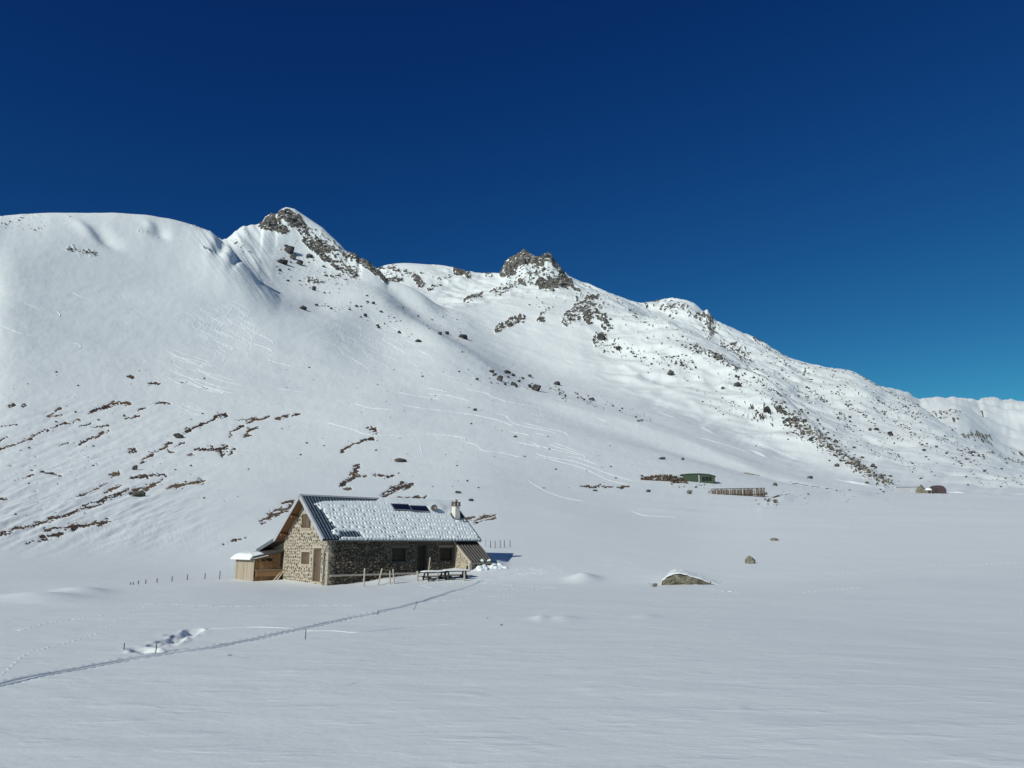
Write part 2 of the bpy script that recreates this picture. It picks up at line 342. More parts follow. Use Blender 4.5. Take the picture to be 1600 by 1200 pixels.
# strokes drawn across the ground where the photo shows them (photo x,y of points on the surface, half width in photo px)
_w1 = fbm(PX / 16.0, PY / 11.0, 3, 301, .6); _w2 = fbm(PX / 16.0, PY / 11.0, 3, 302, .6)
PXw = PX + 7.0 * _w1; PYw = PY + 4.5 * _w2
def taper(pts, L_=45.0):
    (ax, ay), (bx, by) = pts[0], pts[-1]
    return sstep(0, L_, np.minimum(np.hypot(PX - ax, (PY - ay) * 3), np.hypot(PX - bx, (PY - by) * 3)))
def stroke_field(strokes, smin, smax, pad=3.0, warp=False):
    """max over strokes of 1 - dist/halfwidth (clipped to [-1..1]), times strength"""
    out = np.full(TR.shape, -1.0)
    ok = (TS >= smin) & (TS <= smax)
    for st in strokes:
        pts, hw = st[0], st[1]
        P_ = np.array(pts, float)
        pad_ = pad + (8 if warp else 0)
        x0, x1 = P_[:, 0].min() - hw * 2 - pad_, P_[:, 0].max() + hw * 2 + pad_; y0, y1 = P_[:, 1].min() - hw * 2 - pad_, P_[:, 1].max() + hw * 2 + pad_
        idx = np.nonzero(ok & (PX > x0) & (PX < x1) & (PY > y0) & (PY < y1))
        if len(idx[0]) == 0: continue
        qx, qy = (PXw[idx], PYw[idx]) if warp else (PX[idx], PY[idx]); dd = np.full(len(qx), 1e9)
        for (ax, ay), (bx, by) in zip(P_[:-1], P_[1:]):
            L2 = (bx-ax)**2 + (by-ay)**2 + 1e-9; t = np.clip(((qx-ax)*(bx-ax)+(qy-ay)*(by-ay))/L2, 0, 1)
            dd = np.minimum(dd, np.hypot(qx-ax-t*(bx-ax), qy-ay-t*(by-ay)))
        out[idx] = np.maximum(out[idx], 1 - dd / hw)
    return out

# bare earth and dead grass showing through on the near slope
EARTH = [
 ([(12,634),(40,632)],3),([(140,646),(165,635),(175,630),(203,629)],4),([(215,641),(240,630),(268,628)],2.2),([(198,588),(208,591)],4),([(233,600),(250,601)],3.5),
 ([(282,599),(291,598)],2),([(318,608),(327,608)],2),([(75,649),(95,637)],2),([(75,651),(95,648)],2.2),([(0,702),(30,692),(65,675)],2.4),([(70,674),(95,663),(125,657)],2.2),([(125,666),(141,660)],2.2),
 ([(120,695),(150,682),(168,672)],3),([(93,696),(108,692)],2),([(220,722),(250,700),(268,690)],3.4),([(290,674),(310,666),(330,657),(340,650),(355,648)],3.8),([(275,697),(287,690)],3),([(262,703),(272,706)],3),
 ([(292,711),(303,709)],3),([(303,702),(330,700)],4),([(330,700),(350,702),(353,696)],5),([(345,712),(352,697)],4.5),([(358,710),(367,700)],3.2),([(358,683),(365,675),(378,665)],3.6),([(383,680),(390,672),(400,667)],4.5),
 ([(370,655),(395,652)],2.4),([(387,659),(420,649)],3.6),([(430,652),(470,645)],2.4),([(0,832),(60,816),(100,806),(140,786),(170,776),(200,766)],3.2),([(110,801),(150,789),(190,771)],2.8),([(205,769),(250,753)],5.5),
 ([(262,761),(290,756),(317,751)],5),([(205,746),(225,744),(258,741)],3.6),([(165,766),(187,757)],3.6),([(120,775),(170,755)],2),([(70,828),(110,822)],4),([(108,823),(168,815)],6.5),([(65,838),(105,832)],3.6),([(40,847),(80,842)],1.6),([(0,836),(20,831)],2),
 ([(535,757),(550,745),(560,728)],5.5),([(548,744),(572,743)],3),([(538,763),(548,764)],2.6),([(588,742),(612,744)],3.4),([(598,777),(612,764),(636,760)],7),([(612,766),(646,757)],4),([(620,778),(664,776)],3),
 ([(575,668),(585,672)],5),([(536,703),(560,690),(582,683)],3),([(410,814),(430,803),(458,788)],6),([(438,785),(464,783)],3),([(350,850),(385,838)],1.8),([(728,811),(772,806)],4.4),([(742,816),(776,810)],2.2),
 ([(1211,783),(1218,776),(1230,778)],5),([(1003,745),(1066,748)],2.5),([(0,668),(25,663)],1.8),([(145,668),(172,664)],1.4),([(195,653),(220,648)],1.6),([(50,735),(95,742)],1.8),([(170,742),(183,741)],3.5),([(203,706),(209,703)],4),([(145,729),(155,727)],2.2),([(1225,750),(1300,764)],1.2),
 ([(0,778),(8,778)],2.5),([(22,750),(34,745),(55,741)],1.2),([(0,690),(12,681)],1.6),([(905,760),(985,761)],2.2)]
earth_raw = stroke_field(EARTH, 4.0, 8.6, warp=True)
n_e = mf((TS > 3.9) & (TS < 8.7), (PX + PY) / 9.0, (PY + PX * .3) / 2.6, 4, 11, 0.65)
# many small earth flecks on the terraced ground to the left
fl = mf((TS > 5) & (TS < 8.5), PX / 11.0 + PY / 30, (PY + PX * 0.33) / 2.4, 3, 31)
flz = sstep(270, 120, PX) * sstep(600, 650, PY) * sstep(850, 780, PY) * ((TS > 5) & (TS < 8.5))
EA = np.clip((earth_raw * 0.9 + 1.9 * n_e - 0.10) * 1.5, 0, 1)
EA = np.where(earth_raw > -1, EA, 0)
EA = np.maximum(EA, np.clip((fl - 0.47) * 9, 0, 1) * flz)

# rock showing through: outcrops and crags (list, half width, strength)
def rockset(lst, smin, smax):
    o = np.zeros(TR.shape)
    for pts, hw, st in lst:
        f_ = stroke_field([(pts, hw * 1.25)], smin, smax, warp=True)
        o = np.maximum(o, np.clip(f_ * 2.2 + 0.35, 0, 1) * st * (f_ > -1))
    return o
RK_P1 = [([(413,352),(422,344),(432,348)],7,1.2),([(420,352),(436,357),(445,361)],6,1.2),([(440,338),(448,334)],6,1.2),([(448,336),(462,342),(470,352)],6.5,1.15),([(446,345),(458,352)],4,1.0),([(462,352),(478,360)],5,.85),
 ([(470,363),(482,372)],4,.8),([(478,378),(490,388),(502,396)],5.5,1.15),([(492,378),(502,384),(513,391)],4.5,1.05),([(480,362),(512,380),(540,402)],9,.62),([(502,400),(514,408)],4,.95),([(515,398),(540,418),(556,428)],9,.66),([(520,412),(528,418)],4,.95),([(540,398),(556,404)],5,.8),
 ([(545,420),(556,432)],4.5,.95),([(558,403),(568,408),(584,420)],5,1.1),([(584,420),(604,437)],4,.9),([(510,372),(540,396)],4,.45),([(530,420),(536,428)],3,.8),([(518,432),(530,434)],2,.9),
 ([(362,372),(372,380),(390,395)],3,.6),([(381,361),(392,370)],2.5,.5),([(475,432),(500,440)],2.5,.75),([(484,440),(502,443)],4,.85),([(540,474),(556,478)],4,.8),([(556,478),(572,485)],2,.8)]
RK_C = [([(790,424),(800,412),(818,398)],8,1.15),([(806,412),(826,406)],8,.95),([(786,430),(800,425)],6,1.0),([(838,408),(852,402),(862,406)],6,.95),([(866,412),(882,434)],5,1.0),([(836,414),(848,412)],5,1.2),
 ([(845,445),(862,440),(884,440)],8,1.3),([(848,455),(866,452)],6,1.25),([(800,430),(850,420),(878,430)],11,.58),([(775,462),(800,445),(836,434)],11,.60),([(770,466),(800,462)],4,.6),([(884,442),(900,452),(906,456)],2.2,1.0),([(812,438),(818,444)],4,1.0),
 ([(592,420),(612,417),(625,424),(646,428)],6,.66),([(610,437),(626,437)],3.5,.95),([(600,430),(640,436)],5,.55),([(648,432),(658,444)],4.5,1.05),([(710,425),(722,428),(734,432)],3.4,.95),([(686,437),(708,432)],3,.6),([(670,452),(688,447)],2.6,.8),([(758,431),(768,431)],2,.9),([(655,425),(662,428)],2.5,.7),
 ([(730,473),(742,468),(750,464)],4,1.0),([(750,470),(775,462)],4,.55),
 ([(1010,476),(1035,474)],5,.55),([(1038,480),(1062,478),(1078,488)],8,.60),([(1056,488),(1048,498)],4,.6),([(1094,492),(1108,500),(1116,520)],9,.74),([(1100,520),(1110,528)],5,.7),([(1128,538),(1150,545),(1172,560)],8,.68),([(1150,552),(1168,565)],5,.7),
 ([(1180,532),(1198,540)],3,.7),([(1200,548),(1235,565)],2.5,.55),([(1255,582),(1275,590)],4,.55)]
RK_B = [([(776,516),(792,508),(815,498)],6,.92),([(840,498),(850,488),(858,478)],4,.6),([(840,500),(850,502)],4,.9),([(846,478),(860,464)],4,.5),([(826,478),(838,470)],3,.5),([(884,502),(894,488),(904,478)],7,.85),([(896,500),(905,492)],7,.8),([(908,484),(918,474),(928,468)],9,.80),([(915,485),(920,500)],7,.95),
 ([(930,488),(942,500),(952,512)],7,.85),([(905,470),(935,475)],8,.62),([(908,462),(935,466),(956,474)],7,.5),([(930,530),(944,525)],6,.9),([(935,540),(965,538)],6,.55),([(962,546),(974,546)],3,.8),([(960,470),(985,485),(1010,496)],4,.45),
 ([(1000,530),(1040,540)],4,.4),([(1085,548),(1110,556),(1128,560)],5,.75),([(1105,550),(1122,562)],4,.85),([(1128,566),(1160,585)],4,.72),([(1160,585),(1200,605)],3.5,.6),([(1060,565),(1085,572)],4,.5),([(1052,578),(1030,572)],5,.5),
 ([(1145,630),(1175,640),(1205,650)],5,.6),([(1180,650),(1205,658)],4,.75),([(1195,640),(1203,644)],4,.8),([(1215,640),(1240,650),(1255,646)],3.4,.85)]
RK_B += [([(985,500),(1060,530),(1130,575),(1200,625)],16,.40),([(960,545),(1040,575),(1090,590)],12,.38),([(880,470),(960,480),(1000,505)],12,.40),([(1130,635),(1190,650)],10,.42),([(820,470),(870,480),(900,505)],14,.36)]
RK_C += [([(1010,478),(1080,490),(1120,520),(1180,560)],12,.42),([(1200,560),(1260,595),(1330,630)],16,.40),([(1250,590),(1340,620),(1430,660),(1520,715)],22,.40),([(1180,560),(1300,660),(1380,720)],14,.36),([(1300,585),(1400,640),(1480,690)],12,.38),([(600,425),(640,440),(700,440)],10,.36)]
RK_P1 += [([(440,380),(500,430),(560,470)],20,.36),([(500,370),(560,415)],10,.42)]
RK_RIB = [([(1230,652),(1262,668),(1300,695),(1340,728),(1390,758)],12,.50),([(1238,662),(1256,664)],5,.66),([(1238,678),(1255,688)],4.5,.68),([(1270,690),(1300,705)],7,.62),([(1295,700),(1330,720)],8,.62),([(1325,722),(1356,738)],8,.66),([(1345,735),(1362,745)],6,.68),([(1370,750),(1394,760)],5,.56)]
RK_D = [([(1450,648),(1478,642),(1500,642)],6,.55),([(1462,650),(1475,650)],4,.8),([(1492,652),(1500,650)],4,.8),([(1530,634),(1538,640),(1545,652)],4,.6),([(1500,684),(1520,676),(1545,684)],6,.8),([(1540,704),(1560,712),(1600,722)],6,.7),([(1570,698),(1595,706)],5,.6)]
RK_A = [([(2,350),(30,340),(60,338)],4,.5),([(105,388),(125,393),(150,396)],5,.62),([(218,359),(236,366)],3.4,.55),([(245,366),(256,372)],2.5,.5),([(318,386),(332,392)],3,.6),([(64,357),(78,361)],2.5,.5),([(92,339),(110,341)],1.6,.5),([(300,351),(306,352)],1.8,.8),([(365,450),(375,452)],1,.1)]
RO = rockset(RK_P1, 10.2, 12.4)
RO = np.maximum(RO, rockset(RK_C, 13.2, 15.3)); RO = np.maximum(RO, rockset(RK_B, 10.3, 13.4)); RO = np.maximum(RO, rockset(RK_RIB, 10.3, 12.6))
RO = np.maximum(RO, rockset(RK_D, 15.6, 18.2)); RO = np.maximum(RO, rockset(RK_A, 7.5, 9.2))
pxm = TR / F                                     # metres per photo pixel at each vertex
nrock = mf(RO > .05, PX / 4.2 + 0.25 * PY, PY / 3.6, 4, 71, 0.6)
nridge = 1 - np.abs(mf(RO > .05, PX / 9.0 + 0.4 * PY / 9, PY / 12.0, 4, 91, 0.55)) * 2.2
RO = np.minimum(RO, 1.02)
ROK = np.clip((RO * 0.80 - 0.52 + 0.95 * nrock) * 3.0, 0, 1) * (RO > 0.05)

# ---- relief
XX, YY = X, Y
inn = sstep(3, 10, TR)
dz = 0.05 * fbm(XX / 6, YY / 9, 3, 1) * sstep(8, 25, TR)
dz += 0.30 * fbm(XX / 30, YY / 30, 3, 2) * sstep(60, 140, TR)
dz += 2.2 * fbm(XX / 110, YY / 110, 3, 3) * sstep(180, 420, TR) * (1 - 0.6 * sstep(8.6, 9.0, TS) * (TS < 9.5))
dz += 7.0 * fbm(XX / 330, YY / 330, 4, 4) * sstep(700, 1100, TR) * 0.6
MM = (TS > 10.5) & (TS < 15.5) & (PX > 630); rid = .45 - 2.2 * np.abs(mf(MM, XX / 130 + YY / 260, YY / 150, 4, 421, .55)); rid2 = .45 - 2.2 * np.abs(mf(MM, XX / 45, YY / 60, 3, 422, .55))
dz += (8.0 * rid + 2.6 * rid2) * (sstep(10.6, 11.4, TS) * (.22 + .78 * np.maximum(sstep(880, 1000, PX), sstep(11.7, 12.3, TS)))) * sstep(640, 700, PX) * sstep(1300, 1180, PX) * (TS < 15.4)
dz += (5.0 * rid + 1.6 * rid2) * sstep(13.2, 13.8, TS) * sstep(1150, 1250, PX) * (TS < 15.4)
dz += 20.0 * (-.15 - 2.2 * np.abs(mf((TS > 16.2) & (TS < 18.5), XX / 330, YY / 330, 4, 423, .55))) * sstep(16.3, 17.0, TS) * (TS < 18.4)
# spurs and gullies on the far mountain flanks
gul = mf((TS > 10.4) & (TS < 15), (PX * 0.55 + PY * 0.9) / 40.0, PX / 160.0, 3, 5)
dz += gul * pxm * 4.0 * ((TS > 10.4) & (TS < 15)) * sstep(960, 1060, PX)
# hummocky terraced ground left of the chalet
ter = mf((TS > 4) & (TS < 8.5) & (PX < 430), (PX + PY * 0.8) / 45.0, (PY + PX * 0.35) / 9.0, 4, 6, .6)
dz += ter * 0.28 * sstep(420, 200, PX) * sstep(600, 660, PY) * sstep(880, 820, PY) * (TS > 4) * (TS < 8.5)
# ridges stay where they are: fade relief at the crest layers
crest = np.ones_like(TZ)
for kc in (9, 12, 15, 18): crest *= 1 - 0.8 * np.exp(-((TS - kc) / 0.12) ** 2)
dz *= crest
dz += pxm * (0.52 * fbm(PX / 18.0, PY / 9.0, 4, 411, .6) + .16 * fbm(PX / 4.0, PY / 2.2, 2, 412)) * sstep(5.0, 6.5, TS) * sstep(3000, 2000, TR)
# broken crest lines
jag = mf(TS > 8.7, PX / 6.0, TS * 0, 3, 401, .65) * 2.4 + fbm(PX / 20.0, TS * 0, 2, 402) * 2.6
dz += pxm * jag * (np.exp(-((TS - 15) / .10) ** 2) * sstep(980, 1020, PX) + 1.1 * np.exp(-((TS - 18) / .25) ** 2) + .8 * np.exp(-((TS - 17) / .12) ** 2) + .6 * np.exp(-((TS - 12) / .08) ** 2) * (PX > 985) * (PX < 1250) + .5 * np.exp(-((TS - 9) / .05) ** 2) * (PX < 60))
# fluted far wall at the right edge
dz += pxm * 3.0 * fbm((PX - PY * .5) / 14.0, PY / 20.0, 4, 403, .6) * ((TS > 17.2) & (TS < 18))
# shoulder: wind-scooped hollows on the left skyline dome
for (cx, cy, sx, sy, a) in [(165,372,26,10,-3.5),(135,360,22,8,2.5),(250,362,16,9,-3.0),(236,352,12,6,1.6),(345,385,10,14,-4.0),(372,400,7,20,-3.0)]:
    g = np.exp(-(((PX - cx) * 0.86 + (PY - cy) * 0.5) / sx) ** 2 - ((-(PX - cx) * 0.5 + (PY - cy) * 0.86) / sy) ** 2)
    dz += a * g * ((TS > 7.5) & (TS < 9.0)) * 1.0
# long fall-line ribs on the left flank of the peak
dz += pxm * 2.2 * fbm((PX * 0.8 - PY * 0.55) / 7.0, (PX + PY) / 90.0, 2, 8) * ((TS > 9.2) & (TS < 12)) * sstep(440, 400, PX)
dz += pxm * 2.2 * fbm((PX * 0.8 - PY * 0.55) / 6.0, (PX + PY) / 80.0, 3, 413) * sstep(8.2, 8.8, TS) * (TS < 9.3) * sstep(290, 330, PX) * sstep(450, 420, PX)
# rocks stand proud and broken
dz += ROK * pxm * (0.6 + 2.2 * nridge + 1.6 * nrock) * np.where(TS > 15.5, 0.15, 1.0)
# bare earth lies a hand below the snow
dz -= 0.12 * EA * np.clip(TR / 150, 0.3, 1.5)
# wind crust in the foreground
dz += (0.013 * mf(TR < 80, XX / 1.6 - YY / 5, YY / 0.9, 3, 21) + 0.020 * mf(TR < 80, XX / 4.5 + YY / 9, YY / 2.4, 4, 22, .6)) * sstep(4, 9, TR) * sstep(75, 45, TR)

# ski trail ruts in front of the chalet
TRAIL = [(-60,1082),(0,1070),(60,1057),(130,1043),(200,1030),(262,1021),(330,1011),(400,997),(465,984),(540,967),(600,956),(660,940),(702,925),(750,908),(790,899),(830,890)]
TRW = []
for q_ in TRAIL[1:]:                            # trail points on the undisturbed ground
    a_, t_ = pix(*q_); i_ = int(np.searchsorted(AZ[:NIN1], float(a_))); c_ = TZ[:, i_] / TR[:, i_]; j_ = int(np.nonzero(c_ >= t_)[0][0])
    f_ = (float(t_) - c_[j_ - 1]) / (c_[j_] - c_[j_ - 1]); r_ = TR[j_ - 1, i_] + f_ * (TR[j_, i_] - TR[j_ - 1, i_]); TRW.append((r_ * math.sin(a_), r_ * math.cos(a_)))
a0_, a1_ = np.array(TRW[0]), np.array(TRW[1]); TRW.insert(0, tuple(a0_ + (a0_ - a1_) / np.linalg.norm(a0_ - a1_) * 3))
near = np.nonzero((TR < 75) & (TR > 5) & (np.abs(azw)[None] < 1.2)); dtr = np.full(len(near[0]), 1e9); xn, yn = X[near], Y[near]
for (ax, ay), (bx, by) in zip(TRW[:-1], TRW[1:]):
    L2 = (bx-ax)**2 + (by-ay)**2; t_ = np.clip(((xn-ax)*(bx-ax)+(yn-ay)*(by-ay))/L2, 0, 1); dtr = np.minimum(dtr, np.hypot(xn-ax-t_*(bx-ax), yn-ay-t_*(by-ay)))
dz[near] -= 0.04 * sstep(0.13, 0.08, dtr)
# trodden pits beside the trail
rp_ = random.Random(77); pit = np.zeros(len(xn))
for (x0, y0, x1, y1, n_) in [(214,1015,224,1021,3),(230,1018,242,1021,3),(244,1011,258,1006,3),(258,1005,276,1000,4),(270,1001,290,993,5),(282,994,306,988,5),(292,987,305,985,3)]:
    for _ in range(n_):
        f_ = rp_.random(); a_, t_ = pix(x0 + (x1 - x0) * f_ + rp_.uniform(-3, 3), y0 + (y1 - y0) * f_ + rp_.uniform(-1.5, 1.5)); i_ = int(np.searchsorted(AZ[:NIN1], float(a_))); c_ = TZ[:, i_] / TR[:, i_]; j_ = int(np.nonzero(c_ >= t_)[0][0]); r_ = TR[j_, i_]
        dx_, dy_ = xn - r_ * math.sin(a_), yn - r_ * math.cos(a_); th_ = rp_.uniform(0, 3.1); u_ = (dx_ * math.cos(th_) + dy_ * math.sin(th_)) / rp_.uniform(.16, .26); v_ = (-dx_ * math.sin(th_) + dy_ * math.cos(th_)) / rp_.uniform(.11, .17); q_ = u_ * u_ + v_ * v_
        pit += -.085 * np.exp(-q_ ** 2) + .014 * np.exp(-((np.sqrt(q_) - 1.45) / .3) ** 2)
dz[near] += np.clip(pit, -.15, .06)
# drifts and mounds in the meadow
for (cx, cy, sx, sy, a) in [(912,905,22,5,0.45),(1010,965,20,4,0.05),(880,968,22,3.5,0.07),(845,968,12,3,0.08),(1155,1105,14,4,0.015),(770,882,16,7,0.35),(748,888,10,4,0.25),(610,908,26,5,0.15),(60,936,70,6,0.30),(130,925,40,5,0.25),(1065,905,40,9,0.25)]:
    dz += a * np.exp(-((PX - cx) / sx) ** 2 - ((PY - cy) / sy) ** 2) * ((TS > 1) & (TS < 5))
# the stream bank behind the meadow, sun catching its edge
for pts, hw, h in [([(1190,790),(1240,778),(1300,772),(1380,775)],6,1.1),([(985,795),(1100,800)],3,0.3)]:
    b_ = stroke_field([(pts, hw)], 5, 7.2, 8); dz += np.where(b_ > -0.99, h * np.exp(-((1 - b_) / 0.9) ** 2), 0) * taper(pts)
TZ2 = TZ + dz * inn
TT = TZ2 / TR

def zat(x, y):
    """ground height under world x,y"""
    a = math.atan2(x, y); r = math.hypot(x, y); i = int(np.clip(np.searchsorted(AZ[:NIN1 + 70], a) - 1, 0, NC - 2))
    f_ = (a - AZ[i]) / (AZ[i + 1] - AZ[i])
    return float(np.interp(r, TR[:, i], TZ2[:, i]) * (1 - f_) + np.interp(r, TR[:, i + 1], TZ2[:, i + 1]) * f_)
def hit(px, py, smin=0.0):
    """where the sight line through a photo pixel first meets the ground"""
    a, t = pix(px, py); a = float(a); t = float(t)
    i = int(np.clip(np.searchsorted(AZ[:NIN1], a) - 1, 0, NC - 2))
    if a - AZ[i] > AZ[i + 1] - a: i += 1
    col = TT[:, i]; ok = np.nonzero((col >= t) & (TS[:, i] >= smin))[0]
    if len(ok) == 0: return None
    j = int(ok[0]); j = max(j, 1)
    t0, t1 = col[j - 1], col[j]; q = (t - t0) / (t1 - t0 + 1e-12); q = min(max(q, 0), 1)
    r = TR[j - 1, i] + (TR[j, i] - TR[j - 1, i]) * q
    return Vector((r * math.sin(a), r * math.cos(a), r * t))

# ---- the sheet itself
m, t, b = mk('alpine_ground')
geo = N(t, 'ShaderNodeNewGeometry'); ae = N(t, 'ShaderNodeAttribute', attribute_name='earth'); ar = N(t, 'ShaderNodeAttribute', attribute_name='rockiness')
pos = geo.outputs['Position']
ne = noise(t, 1.1, 5, 0.65, pos); nbig = noise(t, .06, 2, .5, pos); nmix = math_(t, 'ADD', math_(t, 'MULTIPLY', ne.outputs[0], .55), math_(t, 'MULTIPLY', nbig.outputs[0], .45)); earthc = ramp(t, nmix, [(0.40, (0.026, 0.016, 0.013)), (0.50, (0.075, 0.046, 0.028)), (0.60, (0.19, 0.125, 0.062))])
nr_ = noise(t, 0.20, 9, 0.78, pos); rockc = ramp(t, nr_.outputs[0], [(0.40, (0.028, 0.028, 0.030)), (0.47, (0.12, 0.114, 0.105)), (0.53, (0.27, 0.25, 0.21)), (0.62, (0.40, 0.345, 0.265))])  # rock's mottled tones, stretched to put sunlit tan and shadow into the colour
def thr(att, wob, lo, hi, sc_):
    n = noise(t, sc_, 5, 0.7, pos)
    k = math_(t, 'ADD', att.outputs['Fac'], math_(t, 'MULTIPLY', math_(t, 'SUBTRACT', n.outputs[0], 0.5), wob))
    mr = N(t, 'ShaderNodeMapRange', interpolation_type='SMOOTHSTEP'); t.links.new(k, mr.inputs[0]); mr.inputs[1].default_value = lo; mr.inputs[2].default_value = hi
    return mr.outputs[0]
fe = thr(ae, 1.3, 0.40, 0.55, 0.9); fr = thr(ar, 1.25, 0.38, 0.52, 0.30)
c = mixc(t, fr, mixc(t, fe, SNOW, earthc.outputs[0]), rockc.outputs[0])
t.links.new(c, b.inputs['Base Color'])
rg = math_(t, 'ADD', math_(t, 'MULTIPLY', math_(t, 'MAXIMUM', fe, fr), 0.25), 0.6); t.links.new(rg, b.inputs['Roughness'])
b.inputs['Specular IOR Level'].default_value = 0.25
mp = N(t, 'ShaderNodeMapping'); mp.inputs['Rotation'].default_value = (0, 0, math.radians(14)); mp.inputs['Scale'].default_value = (0.55, 0.9, 1.0); t.links.new(pos, mp.inputs[0])
ns1 = noise(t, 1.0, 6, 0.62, mp.outputs[0]); ns2 = noise(t, 9.0, 4, 0.6, mp.outputs[0])
mp2 = N(t, 'ShaderNodeMapping'); mp2.inputs['Rotation'].default_value = (0, 0, math.radians(-20)); mp2.inputs['Scale'].default_value = (0.8, 2.2, 1.0); t.links.new(pos, mp2.inputs[0])
ns3 = noise(t, 1.5, 3, 0.5, mp2.outputs[0]); mr3 = N(t, 'ShaderNodeMapRange', interpolation_type='SMOOTHSTEP'); t.links.new(ns3.outputs[0], mr3.inputs[0]); mr3.inputs[1].default_value = 0.52; mr3.inputs[2].default_value = 0.70
hs = math_(t, 'ADD', math_(t, 'ADD', math_(t, 'MULTIPLY', ns1.outputs[0], 0.55), math_(t, 'MULTIPLY', ns2.outputs[0], 0.10)), math_(t, 'MULTIPLY', mr3.outputs[0], 0.11))
b1 = bump(t, hs, 0.075, 0.8, None)
nrb = noise(t, 0.30, 10, 0.72, pos); b2 = bump(t, math_(t, 'MULTIPLY', nrb.outputs[0], fr), 7.0, 1.0, b, b1)
M['ground'] = m

V = np.stack([X, Y, TZ2], -1).reshape(-1, 3)
ii = np.arange(NR - 1)[:, None] * NC; jj = np.arange(NC)[None]; j2 = (jj + 1) % NC
Q = np.stack([ii + jj, ii + j2, ii + NC + j2, ii + NC + jj], -1).reshape(-1, 4)[:, ::-1]
# close the small gap under the camera
V = np.vstack([V, [[0, 0, -1.65]]]); apex = len(V) - 1
me = npmesh('snow_terrain', V, Q, m, True)
for nm, arr in (('earth', EA), ('rockiness', ROK)):
    at = me.attributes.new(nm, 'FLOAT', 'POINT'); at.data.foreach_set('value', np.append(arr.ravel(), 0).astype(np.float32))
terrain = link('snow_terrain', me); tag(terrain, kind='structure')
# ------------------------------------------------------------------ the stone chalet
TH = math.radians(48.0)                       # heading of its long front
UX, UY = math.sin(TH), math.cos(TH)
CP = (-12.584, 53.96, -2.85)                  # near corner at the snow; local x along the front, y into the house
CRZ = math.atan2(UY, UX)
L, W = 12.9, 6.74
KP = 0.846; SLOPE = math.atan(KP); CS, SN = math.cos(SLOPE), math.sin(SLOPE)
ZR = 6.325                                    # ridge
def roofz(y): return ZR - KP * abs(y - W / 2)
def cl(a, b, z):                              # chalet local -> world
    return Vector((CP[0] + a * UX - b * UY, CP[1] + a * UY + b * UX, CP[2] + z))
chalet = empty('stone_chalet', CP, CRZ)
tag(chalet, 'stone mountain chalet with snow-covered metal roof and wooden annex', 'chalet')

def wall_boxes(mb, holes, a0, a1, z0, z1, fn):
    """fn(a0,a1,z0,z1) adds one block; leaves rectangular openings"""
    xs = sorted({a0, a1, *[h[0] for h in holes], *[h[1] for h in holes]}); zs = sorted({z0, z1, *[h[2] for h in holes], *[h[3] for h in holes]})
    for i in range(len(xs) - 1):
        for k in range(len(zs) - 1):
            cx, cz = (xs[i] + xs[i+1]) / 2, (zs[k] + zs[k+1]) / 2
            if any(h[0] < cx < h[1] and h[2] < cz < h[3] for h in holes): continue
            fn(xs[i], xs[i+1], zs[k], zs[k+1])
F_HOLES = [(5.18, 6.39, 1.60, 2.55), (7.40, 8.32, 0.2, 2.76), (9.53, 10.75, 1.60, 2.56)]
G_HOLES = [(0.98, 2.12, 0.30, 2.54), (2.67, 3.92, 1.45, 2.27)]
ZE = 3.14
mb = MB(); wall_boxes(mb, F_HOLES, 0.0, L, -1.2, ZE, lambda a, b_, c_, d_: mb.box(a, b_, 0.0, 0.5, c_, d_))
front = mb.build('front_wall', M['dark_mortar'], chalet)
mb = MB(); wall_boxes(mb, G_HOLES, 0.502, W, -1.2, ZE, lambda a, b_, c_, d_: mb.box(0.0, 0.5, a, b_, c_, d_))
mb.box(-0.002, 0.5, -0.002, 0.5, -1.2, ZE)
tri = [(0.0, y) for y in (0, W)]
def gable_tri(mb, x0, x1):
    pts = [(0.0, ZE), (W, ZE), (W, roofz(W) - 0.16), (W / 2, ZR - 0.16), (0.0, roofz(0) - 0.16)]
    n = len(pts); vs_ = [(x0, y, z) for y, z in pts] + [(x1, y, z) for y, z in pts]
    mb.add(vs_, [tuple(range(n - 1, -1, -1)), tuple(range(n, 2 * n))] + [(i, (i + 1) % n, n + (i + 1) % n, n + i) for i in range(n)])
gable_tri(mb, 0.0, 0.5)
gable = mb.build('gable_wall', M['mortar'], chalet)
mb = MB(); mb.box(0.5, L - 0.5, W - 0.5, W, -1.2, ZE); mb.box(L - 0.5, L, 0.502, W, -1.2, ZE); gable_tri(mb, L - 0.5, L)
mb.build('rear_wall', M['dark_mortar'], chalet)

